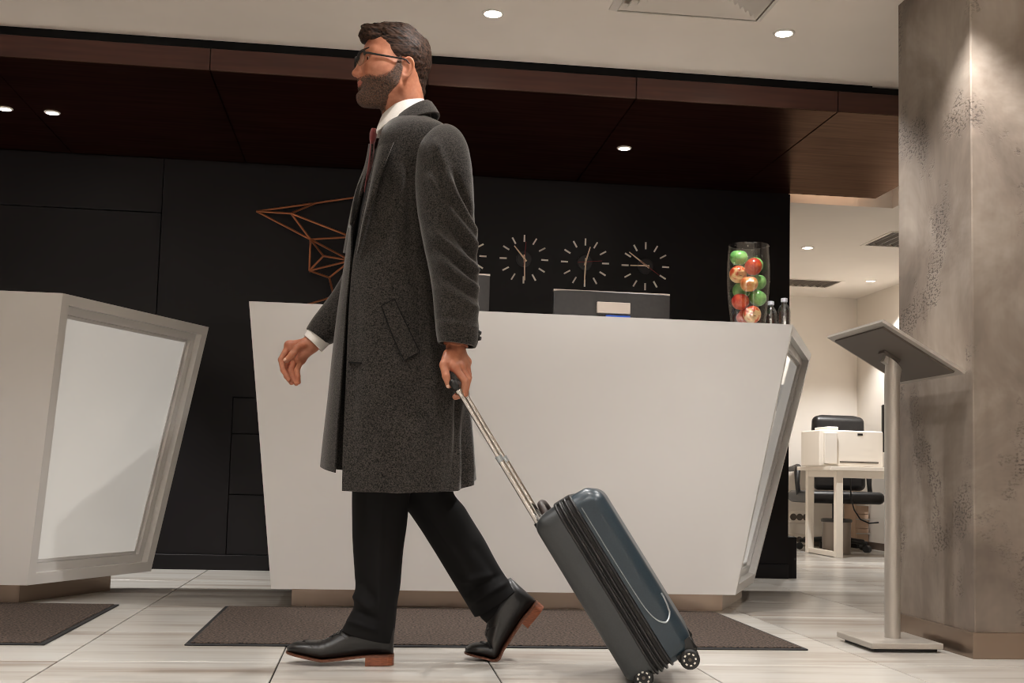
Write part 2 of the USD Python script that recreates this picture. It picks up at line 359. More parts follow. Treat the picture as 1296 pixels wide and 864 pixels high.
# air diffuser
df = thing('air_diffuser', 'white stepped square air diffuser in the cream ceiling, cut by top edge', 'air vent', ((VX0+VX1)/2, (VY0+VY1)/2, ZC))
def ring(x0, x1, y0, y1, z0, w, z1, t=.004):
    """four sloped blades: outer edge at z0, inner edge w further in at z1"""
    o = [(x0, y0, z0), (x1, y0, z0), (x1, y1, z0), (x0, y1, z0)]; i = [(x0+w, y0+w, z1), (x1-w, y0+w, z1), (x1-w, y1-w, z1), (x0+w, y1-w, z1)]
    V = np.array(o+i + [(a, b, c+t) for a, b, c in o] + [(a, b, c+t) for a, b, c in i]); F = []
    for k in range(4):
        n = (k+1) % 4
        F += [(k, n, 4+n, 4+k), (8+n, 8+k, 12+k, 12+n), (n, k, 8+k, 8+n), (4+k, 4+n, 12+n, 12+k)]
    return geo((V, np.array(F)))
part(df, 'outer_frame', join(ring(VX0-.014, VX1+.014, VY0-.014, VY1+.014, ZC-.004, .026, ZC-.018)), M_trimwhite)
for k in range(8):
    d = .016 + k*.031
    part(df, 'louvre', ring(VX0+d, VX1-d, VY0+d, VY1-d, ZC-.013, .017, ZC+.008, .003), M_trimwhite)
part(df, 'plenum', bx(VX0, VX1, VY0, VY1, ZC+.062, ZC+.08), M_ceil)

def slot_grille(x0, x1, y0, y1, z, label):
    t = thing('slot_grille', label, 'air vent', ((x0+x1)/2, (y0+y1)/2, z), 'office ceiling grilles')
    fr = sbox(x0-.015, y0-.015, x1+.015, y1+.015).difference(sbox(x0+.006, y0+.006, x1-.006, y1-.006))
    part(t, 'frame', extrude(fr, .006, basis((0, 0, z-.005), (1, 0, 0), (0, 1, 0), (0, 0, 1))), M_wall)
    n = 9
    for k in range(n):
        xc = x0 + (k+.5)*(x1-x0)/n
        part(t, 'slat', hull([(xc-.022, y, z+.03) for y in (y0, y1)] + [(xc+.012, y, z-.002) for y in (y0, y1)] + [(xc-.016, y, z+.03) for y in (y0, y1)] + [(xc+.018, y, z-.002) for y in (y0, y1)]), M_aludark)
    part(t, 'plenum', bx(x0, x1, y0, y1, z+.10, z+.11), M_blackgap)
slot_grille(*OV1, ZO, 'dark slatted ceiling grille in the office beside the plaster column')
slot_grille(*OV2, ZO, 'far slatted ceiling grille near the office back wall')

# ------------------------------------------------------------------ reception counters
YC, ZT, ZB = 4.67, 1.207, .08
def counter(label, tl, tr, br, bl, d, Lt, Lb, left_open=False, kick=None):
    """front face tl, tr, br, bl as (x, z) at y = YC; right side runs back along d for Lt (top) and Lb (bottom)"""
    t = thing('reception_counter', label, 'reception counter', ((bl[0]+br[0])/2, YC+.4, 0))
    P = lambda p, k=0.0: np.array([p[0]+d[0]*k, YC+d[1]*k, p[1]])
    A, B, C, D = P(tr), P(tr, Lt), P(br, Lb), P(br)
    back = B[1]
    lt, lb = np.array([tl[0], YC, tl[1]]), np.array([bl[0], YC, bl[1]])
    body = hull([A, B, C, D, lt, lb, (tl[0], back, ZT), (bl[0], C[1], ZB)])
    # recess in the side panel
    u = np.array([d[0], d[1], 0.0]); n = np.cross(D-A, u); n /= np.linalg.norm(n); n *= np.sign(n[0])
    v = np.cross(u, n); v *= np.sign(v[2])
    o = D; to2 = lambda p: ((p-o)@u, (p-o)@v)
    quad = Polygon([to2(A), to2(B), to2(C), to2(D)])
    def slab(shrink, d0, d1):
        q = quad.buffer(-shrink, join_style='mitre'); q = Polygon(q.exterior.coords)
        e = extrude(q, d1-d0, basis(o + n*(d0), u, v, n))
        e2 = m3.Manifold(m3.Mesh(np.asarray(e.vertices, np.float32), np.asarray(e.faces, np.uint32)))
        return (e2 if e2.volume() > 0 else None), q, e
    s1, q1, e1 = slab(.042, -.03, .05); s2, q2, e2 = slab(.075, -.06, .05)
    well = hull([(x, y, z) for x in (max(tl[0], bl[0])+.09, br[0]-.05) for y in (YC+.36, back+.3) for z in (.76, 1.5)])
    body = body - s1 - s2 - well
    part(t, 'body', body, M_white)
    qi = q2.buffer(-.012, join_style='mitre')
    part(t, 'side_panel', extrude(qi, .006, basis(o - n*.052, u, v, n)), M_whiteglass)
    ring2 = q2.buffer(-.001, join_style='mitre').difference(q2.buffer(-.014, join_style='mitre'))
    part(t, 'panel_frame', extrude(ring2, .016, basis(o - n*.0595, u, v, n)), M_white)
    # recessed metal plinth
    k0, k1, kl = kick
    kb = [(bl[0]+.05 if not left_open else bl[0], YC+.13), (k0[0], k0[1]), (k0[0]+d[0]*kl, k0[1]+d[1]*kl), (bl[0]+.05, k0[1]+d[1]*kl)]
    kb[0] = (k1, YC+.13); kb[3] = (k1, k0[1]+d[1]*kl)
    part(t, 'plinth', hull([(x, y, z) for x, y in kb for z in (0, ZB+.004)]), M_steelbrown)
    return t
a = math.radians(25.2); DIR = (math.sin(a), math.cos(a))
counter('white faceted reception counter with fruit vase and monitors on it', (-.4915, ZT), (1.752, ZT), (1.514, ZB), (-.358, ZB), DIR, 1.16, .66, kick=((1.50, 4.80), -.285, .66))
counter('white faceted reception counter at the left edge with glossy panelled side', (-2.9, ZT), (-1.2035, ZT), (-1.272, ZB), (-2.7, ZB), DIR, 1.02, .78, kick=((-1.335, 4.80), -2.6, .56), left_open=True)

# floor mats
def mat(x0, x1, y0, y1, label):
    t = thing('floor_mat', label, 'mat', ((x0+x1)/2, (y0+y1)/2, 0))
    part(t, 'rubber_edge', bx(x0, x1, y0, y1, 0.0, .005, .002), M_matedge)
    part(t, 'pile', bx(x0+.016, x1-.016, y0+.016, y1-.016, .0045, .0085, .002), M_mat)
mat(-.537, 1.446, 3.697, 4.72, 'dark brown entrance mat in front of the main counter behind the man')
mat(-2.9, -.942, 3.68, 4.74, 'dark brown entrance mat at the left edge before the left counter')

# ------------------------------------------------------------------ wall clocks
def bar(o, ang, r0, r1, w, d=.006, w2=None):
    """flat bar on the wall, pointing to the clock angle ang (radians clockwise from 12) from r0 to r1"""
    u = np.array([math.sin(ang), 0, math.cos(ang)]); v = np.array([math.cos(ang), 0, -math.sin(ang)]); w2 = w if w2 is None else w2
    return hull([o + u*r + v*s*q/2 + np.array([0, y, 0]) for r, q in ((r0, w), (r1, w2)) for s in (-1, 1) for y in (0, -d)])
def clock(x, z, label, hour=None, minute=None, second=None, first=None):
    y = YW - .001
    t = thing('wall_clock', label, 'clock', (x, YW, z), 'wall clocks in a row')
    o = np.array([x, y, z])
    for k in range(12): part(t, 'hour_tick', bar(o, k*math.pi/6, .099, .139, .0085), M_tick)
    part(t, 'movement_hub', lathe([(0, 0), (.045, 0), (.045, .012), (.040, .015), (0, .015)], 28).apply_transform(basis((x, y, z), (1, 0, 0), (0, 0, 1), (0, -1, 0))), M_blackplastic)
    if hour is not None:
        part(t, 'hour_hand', bar(o + (0, -.019, 0), math.radians(hour), -.02, .092, .0095, .002, .006), M_hand)
        part(t, 'minute_hand', bar(o + (0, -.0225, 0), math.radians(minute), -.022, .124, .0095, .002, .006), M_hand)
        part(t, 'second_hand', bar(o + (0, -.026, 0), math.radians(second), -.045, .095, .003, .001), M_red)
        part(t, 'cap', lathe([(0, 0), (.006, 0), (.005, .028), (0, .03)], 12).apply_transform(basis((x, y, z), (1, 0, 0), (0, 0, 1), (0, -1, 0))), M_hand)
    return t
clock(.484, 1.775, 'wall clock of pale ticks mostly hidden behind the man, leftmost of the row')
clock(.837, 1.770, 'wall clock of pale ticks with minute hand pointing at six, right beside the man', -40, 178, 4)
clock(1.189, 1.767, 'wall clock of pale ticks with hands in one near vertical line, above the monitor', 16, 182.5, 84)
clock(1.541, 1.763, 'wall clock of pale ticks with both hands pointing left, rightmost of the row', 268.5, 306, 125)

# ------------------------------------------------------------------ copper sculpture: facets of a symmetric head drawn in rods on the wall
def sculpture():
    px = {'A': (324.8, 267.3, .02), 'B': (368.2, 269.9, .10), 'C': (399.4, 257, .03), 'D': (447, 249.9, .05), 'E': (393, 302.8, .08), 'F': (444, 299.6, .16), 'H': (391.6, 342.4, .05),
          'I': (409.3, 323.7, .12), 'J': (444, 329.5, .20), 'K': (416.8, 351.1, .12), 'L': (422.5, 375, .16), 'M': (388, 385.6, .04)}
    P = {}
    ax = on_y(446, 300, YW)[0]
    for k, (x, y, d) in px.items():
        p = on_y(x, y, YW-d); P[k] = p
        if k in 'DFJ': p[0] = ax
        P[k+'r'] = np.array([2*ax-p[0], p[1], p[2]])
    E = ['AB', 'AC', 'AE', 'BC', 'CD', 'BE', 'BF', 'EF', 'EH', 'EI', 'EJ', 'IH', 'IJ', 'HJ', 'HK', 'KJ', 'KL', 'LM']
    t = thing('wall_sculpture', 'copper rod wall sculpture of open triangular facets on the dark wall', 'wall sculpture', (ax, YW, 1.7))
    for e in E:
        a, b = e
        part(t, 'rod', rod(P[a], P[b], .0062, 8), M_copper, 50)
        part(t, 'rod', rod(P[a+'r'], P[b+'r'], .0062, 8), M_copper, 50)
    part(t, 'rod', rod(P['L'], P['Lr'], .0062, 8), M_copper, 50)
    for k in ('A', 'D', 'H', 'M'):
        for q in ((k, k+'r') if k != 'D' else (k,)):
            part(t, 'wall_pin', rod(P[q], P[q]*[1, 0, 1] + [0, YW+.002, 0], .004, 6), M_copper)
sculpture()

# ------------------------------------------------------------------ monitors behind the counter
def monitor(x0, x1, zt, y, label, plate=True, h=.36):
    xc = (x0+x1)/2; t = thing('monitor', label, 'computer monitor', (xc, y, .76), 'monitors at the reception counter')
    n = 24; u = np.linspace(-1, 1, n); V = []; zb = zt-h
    prof = [(zb, .0), (zb+.012, .9), (zt-.012, .9), (zt, 0.0)]
    pts = []
    for s in u:
        bulge = .030*(1-s*s)**.8 + .012
        for z in (zb+.006, zt-.006): pts.append((xc+s*(x1-x0)/2, y-bulge+.004, z))
        for z in (zb, zt): pts.append((xc+s*(x1-x0)/2, y-bulge*.55+.006, z))
        for z in (zb, zt): pts.append((xc+s*(x1-x0)/2, y+.012, z))
    part(t, 'back_shell', hull(pts), M_plasticdk, 25)
    part(t, 'top_bezel', hull([(xc+s*(x1-x0)/2*1.004, y+yy, zt+zz) for s in (-1, 1) for yy in (-.008, .014) for zz in (-.004, .004)]), M_silver)
    part(t, 'screen', bx(x0+.008, x1-.008, y+.0115, y+.014, zb+.01, zt-.01), M_blackplastic)
    if plate:
        part(t, 'rear_plate', rbox(xc-.078, xc+.078, y-.050, y-.030, zt-.105, zt-.052, .004, 12), M_silver, 30)
        part(t, 'rear_label', bx(xc-.035, xc+.078, y-.047, y-.035, zt-.135, zt-.112, .001), M_blue)
    part(t, 'stand_neck', rbox(xc-.05, xc+.05, y-.035, y-.005, .77, zt-.15, .01, 12), M_plasticdk, 30)
    part(t, 'stand_base', rbox(xc-.13, xc+.13, y-.12, y+.09, .7615, .778, .007, 12), M_plasticdk, 30)
monitor(.818, 1.362, 1.398, 5.22, 'dark grey monitor seen from behind over the main counter, with a silver plate')
monitor(-.04, .521, 1.452, 5.22, 'dark grey monitor mostly hidden behind the man, above the counter', plate=True)

# ------------------------------------------------------------------ glass vase with apples, water bottles
def glass(name, tint=(1, 1, 1), base=.05, gl=(1, 1, 1), edge=.40, power=4.0):
    return usdkit.material(stage, _p(name), {'f': ('layer_weight', {'blend': .5}), 'q': ('math', {'math_type': 'power', 'value2': power}), 't': ('transparent_bsdf', {'color': tint}), 'g': ('glossy_bsdf', {'color': gl, 'roughness': .015}), 'a': ('math', {'math_type': 'multiply_add', 'value2': edge, 'value3': base, 'use_clamp': True}), 'm': ('mix_closure', {})},
        [('f.facing', 'q.value1'), ('q.value', 'a.value1'), ('a.value', 'm.fac'), ('t.BSDF', 'm.closure1'), ('g.BSDF', 'm.closure2')], 'm.closure')
M_glass = glass('clear_glass', (.98, .985, .98), .07)
VX, VY = on_y(947, 360, 4.86)[0], 4.86
vz = ZT + .0005
prof = [(0, 0), (.066, 0), (.071, .004), (.079, .06), (.088, .14), (.092, .21), (.091, .29), (.0865, .355), (.0875, .366), (.0845, .368), (.0825, .355), (.0865, .29), (.0875, .21), (.0835, .14), (.0745, .06), (.066, .016), (0, .013)]
vt = thing('glass_vase', 'tall clear glass vase filled with apples on the main counter', 'vase', (VX, VY, vz))
part(vt, 'glass_body', lathe(prof, 56, (VX, VY, vz)), M_glass, 60)

def apple_mat(name, a, b, c, lo=.42, hi=.6):
    n = {'c': ('texture_coordinate', {}), 'n': ('noise_texture', {'scale': 22, 'detail': 3, 'distortion': .6}), 'n2': ('noise_texture', {'scale': 190, 'detail': 1}), 'r': ('rgb_ramp', {'ramp': [(lo-.12, a), (lo, b), (hi, c)]}),
         'r2': ('rgb_ramp', {'ramp': [(.66, (0, 0, 0)), (.70, (.3, .28, .18))]}), 'x': ('mix', {'mix_type': 'add', 'fac': .5}), 'p': ('principled_bsdf', {'roughness': .28, 'coat_weight': .3})}
    return usdkit.material(stage, _p(name), n, [('c.object', 'n.vector'), ('c.object', 'n2.vector'), ('n.fac', 'r.fac'), ('n2.fac', 'r2.fac'), ('r.color', 'x.color1'), ('r2.color', 'x.color2'), ('x.color', 'p.base_color')], 'p.BSDF')
M_ap = {'green': apple_mat('green_apple_skin', srgb(84, 150, 78), srgb(104, 172, 92), srgb(140, 190, 110)),
        'red': apple_mat('red_apple_skin', srgb(150, 22, 16), srgb(184, 38, 24), srgb(206, 84, 40)),
        'blush': apple_mat('blush_apple_skin', srgb(190, 50, 28), srgb(222, 120, 62), srgb(232, 176, 104)),
        'stripe': apple_mat('striped_apple_skin', srgb(186, 40, 26), srgb(214, 92, 56), srgb(236, 196, 140), .46, .54)}
M_stem = plain('apple_stem', srgb(70, 48, 28), .8)
def apple_mesh(R):
    th = np.linspace(0, np.pi, 22); pr = []
    for q in th[::-1]:
        r = R*math.sin(q)*(1+.05*math.cos(q)); z = R*(.92*math.cos(q)*(1-.0*abs(math.cos(q)))) - R*.34*math.exp(-(q/.34)**2) + R*.2*math.exp(-((np.pi-q)/.3)**2)
        pr.append((max(r, 0) if 0 < q < np.pi-1e-6 else 0.0, z))
    return lathe(pr, 26)
AP = [((225, 195), 'green', 'green apple at the top left of the glass vase'), ((340, 262), 'red', 'red apple near the top middle of the glass vase'), ((425, 245), 'green', 'green apple at the top right of the glass vase, partly behind a red one'),
      ((198, 322), 'stripe', 'red speckled apple with pale calyx at the left side of the vase'), ((283, 387), 'blush', 'orange blushed apple at the middle front of the vase'), ((424, 380), 'green', 'green apple at the right side halfway up the vase'),
      ((205, 462), 'green', 'green apple at the left of the vase below the speckled one'), ((352, 517), 'green', 'large green apple at the front of the vase below the middle'), ((224, 588), 'red', 'red apple low at the left of the vase'),
      ((396, 632), 'stripe', 'red and yellow apple low at the right of the vase'), ((282, 690), 'red', 'red apple at the bottom of the vase, half hidden by the counter edge')]
AR = .0388
ap = [on_y(900+x/6.646, 300+y/6.646, VY) for (x, y), _, _ in AP]
pos = np.array(ap); tgt = pos.copy(); rr_ = random.Random(3)
pos[:, 1] += np.array([.03, -.035, .01, .0, -.05, .02, .015, -.045, -.01, -.02, .0])
inner = lambda z: np.interp(z-vz, [.016, .06, .14, .21, .29, .355], [.066, .0745, .0835, .0875, .0865, .0825])
for it in range(400):
    for i in range(len(pos)):
        for j in range(i):
            d = pos[i]-pos[j]; L = np.linalg.norm(d)
            if L < 2*AR+.001:
                m = d/L*(2*AR+.001-L)*.5; m[1] *= 1.6; pos[i] += m; pos[j] -= m
    pos[:, [0, 2]] += (tgt-pos)[:, [0, 2]]*.02
    for i in range(len(pos)):
        q = pos[i]-[VX, VY, 0]; r = math.hypot(q[0], q[1]); lim = inner(pos[i][2])-AR*1.06-.001
        if r > lim: pos[i, 0] = VX+q[0]*lim/r; pos[i, 1] = VY+q[1]*lim/r
        pos[i, 2] = max(pos[i, 2], vz+.017+AR*1.06)
for (c, kind, lab), p in zip(AP, pos):
    R = rotaxis([rr_.uniform(-1, 1), rr_.uniform(-1, 1), .2], rr_.uniform(-1.3, 1.3)) if kind != 'stripe' else rotaxis([1, 0, 0], 1.9)
    t = thing('apple', lab, 'apple', p, 'apples in the glass vase'); m = apple_mesh(AR)
    m.vertices = m.vertices@R.T + p
    part(t, 'fruit', m, M_ap[kind], True)
    v, f = path_tube(np.array([(0, 0, AR*.45), (.001, 0, AR*.75), (.004, .001, AR*.98)]), [.0012, .001, .0015], 6)
    part(t, 'stem', (v@R.T + p, f), M_stem, True)

M_pet = glass('clear_plastic_bottle', (.86, .88, .88), .14)
M_cap = plain('pale_bottle_cap', srgb(196, 196, 204), .4)
def bottle(px, y, label, h=.135):
    x = on_y(px, 395, y)[0]; t = thing('water_bottle', label, 'bottle', (x, y, ZT), 'small water bottles on the counter')
    c = (x, y, ZT+.0005); k = h/.135
    pr = [(0, .004), (.020, 0), (.026, .003), (.0275, .012), (.0262, .03), (.0275, .034), (.0262, .05), (.0275, .054), (.0262, .068), (.027, .074), (.025, .088), (.018, .102), (.012, .110), (.0112, .120), (0, .120)]
    part(t, 'plastic_body', lathe([(r, z*k) for r, z in pr], 30, c), M_pet, 50)
    part(t, 'screw_cap', lathe([(.0118, .1195*k), (.0142, .1195*k), (.0142, .134*k), (.0128, .1355*k), (0, .1355*k)], 24, c), M_cap, 40)
bottle(992.5, 4.83, 'small clear water bottle with pale cap standing alone near the counter corner')
bottle(975.5, 4.93, 'small clear water bottle with pale cap right beside and partly behind the vase')

# ------------------------------------------------------------------ tilted information stand
def stand():
    xp, yp = 1.782, 3.80
    t = thing('information_stand', 'grey metal stand with tilted plate on a post beside the column', 'information stand', (xp, yp, 0))
    part(t, 'rubber_foot', bx(1.667, 1.885, 3.69, 3.925, 0, .012), M_blackplastic)
    part(t, 'base_plate', bx(1.645, 1.892, 3.66, 3.945, .012, .031, .002), M_alu)
    a = np.array([1.642, 3.575, 1.072]); c = np.array([1.926, 3.575, .912]); yv = np.array([0, 1.0, 0]); D = .455
    u = (c-a); Lw = np.linalg.norm(u); u /= Lw; n = np.cross(u, yv); n *= np.sign(n[2])
    def pl(s0, s1, d0, d1, h0, h1): return hull([a + u*s + yv*d + n*h for s in (s0, s1) for d in (d0, d1) for h in (h0, h1)])
    part(t, 'display_plate', pl(0, Lw, 0, D, 0, .010), M_alu)
    part(t, 'back_cover', pl(.022, Lw-.022, .030, D-.03, -.007, .001), M_aludark)
    mid = a + u*(Lw*.47) + yv*(yp-a[1]) - n*.006
    r = .0262
    part(t, 'post', rod((xp, yp, .03), (xp, yp, mid[2]-.085), r, 32), M_alu, 40)
    top = np.array([xp, yp, mid[2]-.085])
    tt = np.linspace(0, 2*np.pi, 32, endpoint=False); ringp = np.c_[np.cos(tt), np.sin(tt), 0*tt]*r
    hd = [top+q for q in ringp] + [top + q + np.array([.006, 0, .055 - .9*q[0]]) for q in ringp]
    part(t, 'post_head', hull(hd), M_alu, 30)
    part(t, 'bracket', hull([mid + u*s + yv*d + n*h for s, d in ((-.03, -.022), (.035, -.022), (-.03, .022), (.035, .022)) for h in (0, -.012)]), M_aludark)
    part(t, 'bracket_lug', hull([mid + u*s + yv*d + n*h for s in (-.012, .022) for d in (-.012, .012) for h in (0, -.035)]), M_alu)
stand()

# ------------------------------------------------------------------ office furniture beyond the opening
def desk():
    t = thing('desk', 'white open frame desk in the office behind the counter', 'desk', (3.85, 8.65, 0))
    y0, y1, x0, x1 = 8.33, 8.95, 3.47, 4.29
    zt = on_y(1062, 590, y0)[2]; w = .052
    part(t, 'desktop', bx(x0-.06, x1, y0-.03, y1+.03, zt-.03, zt, .003), M_paperwhite)
    for xx in (x0, x1-w):
        part(t, 'leg', bx(xx, xx+w, y0, y0+w, 0, zt-.03, .002), M_paperwhite); part(t, 'leg', bx(xx, xx+w, y1-w, y1, 0, zt-.03, .002), M_paperwhite)
        part(t, 'foot_rail', bx(xx+.004, xx+w-.004, y0+w, y1-w, 0.005, .042, .002), M_paperwhite)
        part(t, 'side_rail', bx(xx+.004, xx+w-.004, y0+w, y1-w, zt-.08, zt-.03, .002), M_paperwhite)
    part(t, 'apron', bx(x0+w, x1-w, y0+.006, y0+.03, zt-.085, zt-.03, .002), M_paperwhite)
    return zt
ZD = desk()
def box_printer():
    y = 8.42; a = on_y(1037, 588, y); b = on_y(1118, 546, y)
    t = thing('printer', 'off white printer standing on the white office desk', 'printer', ((a[0]+b[0])/2, y+.2, ZD))
    x0, x1, z1 = a[0], b[0], b[2]
    part(t, 'body', rbox(x0, x1, y, y+.38, ZD, z1, .012, 12), M_paperwhite, 30)
    part(t, 'side_tray', rbox(x0+.03, x0+.13, y-.03, y+.03, ZD+.02, z1-.02, .006, 12), M_trimwhite, 30)
    part(t, 'output_slot', bx(x0+.16, x1-.04, y-.004, y+.01, ZD+.03, ZD+.042), M_aludark)
    part(t, 'button_panel', bx(x0+.30, x0+.34, y-.004, y+.01, z1-.035, z1-.02), M_blackplastic)
    part(t, 'paper_feed', rbox(x0+.08, x0+.17, y+.05, y+.30, z1-.002, z1+.028, .006, 12), M_trimwhite, 30)
box_printer()
def small(name, label, cat, pxs, y, mat_, d=.1, r=.004, zb=None):
    a, b = on_y(*pxs[0], y), on_y(*pxs[1], y); zb = a[2] if zb is None else zb
    t = thing(name, label, cat, ((a[0]+b[0])/2, y, zb))
    return t, a, b
def office_monitor():
    y = 8.7; a = on_y(1118, 572, y); b = on_y(1185, 514, y)
    t = thing('monitor', 'black monitor on the office desk between the post and the column', 'computer monitor', ((a[0]+b[0])/2, y, ZD))
    part(t, 'screen_case', rbox(a[0], b[0], y, y+.04, a[2], b[2], .008, 12), M_blackplastic, 30)
    xc = (a[0]+b[0])/2
    part(t, 'stand_neck', bx(xc-.03, xc+.03, y+.03, y+.05, ZD, a[2]+.1), M_blackplastic)
    part(t, 'stand_base', bx(xc-.1, xc+.1, y-.05, y+.12, ZD, ZD+.012, .003), M_blackplastic)
office_monitor()
def office_chair():
    y = 9.28
    P = lambda px, py, yy=y: on_y(px, py, yy)
    sx0, sx1 = P(1009, 625)[0], P(1106, 625)[0]; xc = (sx0+sx1)/2; zs = P(1050, 628)[2]
    t = thing('office_chair', 'black leather swivel office chair behind the white desk', 'office chair', (xc, y, 0))
    part(t, 'seat', rbox(sx0, sx1, y-.24, y+.26, zs-.055, zs+.045, .045, 20), M_blackleather, 60)
    zt = P(1075, 523)[2]; bx0, bx1 = P(1045, 540)[0], P(1112, 540)[0]
    s = m3.Manifold.sphere(.05, 20)
    part(t, 'backrest', m3.Manifold.batch_hull([s.translate((x, yy, z)) for x in (bx0+.05, bx1-.05) for yy, z in ((y+.27, zs+.10), (y+.33, zs+.42), (y+.30, zt-.06))] + [s.translate((x, y+.31, zt-.05)) for x in (bx0+.09, bx1-.09)]), M_blackleather, 60)
    for sx in (sx0+.02, sx1-.02):
        part(t, 'armrest', path_tube([(sx, y+.02, zs), (sx-.02, y+.0, zs+.10), (sx-.01, y+.03, zs+.20), (sx+.02, y+.10, zs+.235), (sx+.02, y+.28, zs+.22)], [.02, .02, .026, .03, .022], 10), M_blackplastic, 60)
    part(t, 'gas_post', rod((xc, y, .09), (xc, y, zs-.05), .03, 16), M_blackplastic, 40)
    for k in range(5):
        q = 2*math.pi*k/5+.3; e = np.array([xc+.29*math.cos(q), y+.29*math.sin(q), .075])
        part(t, 'base_spoke', rod((xc, y, .10), e, .024, 8, .016), M_blackplastic, 40)
        part(t, 'caster', rod(e+[-.022*math.sin(q), .022*math.cos(q), -.046], e+[.022*math.sin(q), -.022*math.cos(q), -.046], .029, 14), M_blackplastic, 40)
office_chair()
M_binmetal = plain('grey_bin_metal', srgb(140, 130, 122), .4, metallic=.6)
def bin_():
    c = on_z(1067, 702); t = thing('waste_bin', 'grey metal waste bin with dark rim under the office desk', 'waste bin', c)
    x, y = c[0]+.0, c[1]+.13
    part(t, 'metal_body', lathe([(0, .002), (.108, .002), (.112, .25), (.105, .25), (.102, .012), (0, .012)], 30, (x, y, 0)), M_binmetal, 40)
    part(t, 'rim', lathe([(.101, .249), (.118, .249), (.121, .258), (.119, .27), (.106, .275), (.101, .27)], 30, (x, y, 0)), M_plasticdk, 40)
bin_()
def cabinet():
    y = 9.62; a = on_y(1084, 690, y); b = on_y(1140, 634, y)
    t = thing('pedestal_cabinet', 'beige pedestal cabinet against the wall behind the office chair', 'cabinet', ((a[0]+b[0])/2, y, 0))
    M = plain('beige_laminate', srgb(196, 166, 142), .5)
    x0, x1 = a[0], min(b[0]+.1, 4.30)
    part(t, 'carcass', bx(x0, x1, y+.02, 9.88, 0.05, b[2], .003), M)
    part(t, 'plinth', bx(x0+.02, x1-.02, y+.05, 9.88, 0, .05), M_blackplastic)
    h = (b[2]-.05)/3
    for k in range(3):
        d = part(t, 'drawer_front', bx(x0+.004, x1-.004, y, y+.02, .05+k*h+.003, .05+(k+1)*h-.003, .002), M)
        part(d, 'handle', bx((x0+x1)/2-.06, (x0+x1)/2+.06, y-.018, y, .05+k*h+h*.6, .05+k*h+h*.6+.012), M_alu)
cabinet()
def sockets(p0, p1, label):
    y = 9.9; a, b = on_y(*p0, y), on_y(*p1, y)
    t = thing('socket_strip', label, 'power socket', ((a[0]+b[0])/2, y, a[2]), 'socket strips on the office wall')
    part(t, 'face_plate', bx(a[0], b[0], y-.02, y, a[2], b[2], .003), M_paperwhite)
    n = 3; w = (b[0]-a[0])/n
    for k in range(n):
        part(t, 'socket', rod((a[0]+(k+.5)*w, y-.022, (a[2]+b[2])/2), (a[0]+(k+.5)*w, y-.015, (a[2]+b[2])/2), (b[2]-a[2])*.3, 16), M_aludark)
sockets((999, 661), (1023, 647), 'white three way socket strip on the office wall, upper one')
sockets((999, 689), (1022, 676), 'white three way socket strip on the office wall, lower one just above the floor')
cb = path_tube([on_y(x, y, 9.0) for x, y in ((1076, 598), (1077, 630), (1081, 645), (1089, 657), (1100, 662), (1112, 661))], .006, 6)
n_ = part(None, 'cable', cb, M_blackplastic, True); tag(n_.prim, 'black cable hanging in a loop under the office desk', 'cable')

# ------------------------------------------------------------------ suitcase, tilted on its wheels
def shell_mat(name, a, b):
    return speckled(name, a, b, 260, .36, bump=.12, bscale=900, detail=2, dist=.001, coat_weight=.12, coat_roughness=.25)
M_shellb = shell_mat('grey_shell', srgb(45, 48, 49), srgb(51, 54, 55))
M_shellf = shell_mat('petrol_blue_shell', srgb(27, 42, 51), srgb(33, 49, 58))
M_zip = speckled('dark_zip_fabric', (.009, .007, .006), (.016, .013, .012), 200, .6)
M_piping = plain('black_piping', (.010, .009, .009), .3)
M_chrome = plain('chrome_tube', srgb(205, 200, 194), .16, metallic=1.0)
M_rubber = plain('black_rubber', (.008, .0075, .007), .5)
M_grip = plain('black_soft_grip', (.007, .0065, .0065), .35)
M_brownrubber = plain('dark_brown_handle', srgb(58, 46, 42), .5)
M_silvertrim = plain('silver_trim', srgb(176, 182, 184), .28, metallic=.7)
SA = math.radians(57.0)
SY = rotz(math.radians(-13))                     # the case is turned a little, front towards the viewer
EL, ED, EW = SY@np.array([math.cos(SA), 0, -math.sin(SA)]), SY@np.array([math.sin(SA), 0, math.cos(SA)]), SY@np.array([0, 1.0, 0])
SL, SW, SD = .515, .345, .205
SC = on_y(776, 740, 3.04) + EW*SW/2
def sp(l, w, d): return SC + l*EL + w*EW + d*ED
def to_case(m):
    v, f = geo(m); v = SC + v[:, :1]*EL + v[:, 1:2]*EW + v[:, 2:3]*ED
    return v, f[:, ::-1] if np.linalg.det(np.stack([EL, EW, ED])) < 0 else f
D0, D1, D2, D3 = -.1025, -.028, .026, .1025
def half_shell(din, dout, r, R=.05):
    sg = 1 if dout > din else -1; h = []
    s_ = m3.Manifold.sphere(r, 32)
    for a in (-1, 1):
        for b in (-1, 1):
            h.append(s_.translate((a*(SL/2-.006-r), b*(SW/2-.006-r), dout-sg*r)))
            h.append(m3.Manifold.cylinder(.004, R, R, 40).translate((a*(SL/2-R), b*(SW/2-R), din if sg > 0 else din-.004)))
            h.append(m3.Manifold.cylinder(.004, R-.002, R-.002, 40).translate((a*(SL/2-R), b*(SW/2-R), (din+dout)/2)))
    return m3.Manifold.batch_hull(h)
def loop(inset, d, R=.05, n=10):
    P = []
    for (a, b, t0) in ((1, 1, 0), (-1, 1, 90), (-1, -1, 180), (1, -1, 270)):
        for t in np.linspace(t0, t0+90, n): P.append((a*(SL/2-R)+(R-inset)*math.cos(math.radians(t)), b*(SW/2-R)+(R-inset)*math.sin(math.radians(t)), d))
    return np.array(P)
case = thing('suitcase', 'dark blue grey hard shell cabin suitcase pulled on its wheels by the man', 'suitcase', SC + .27*EL)
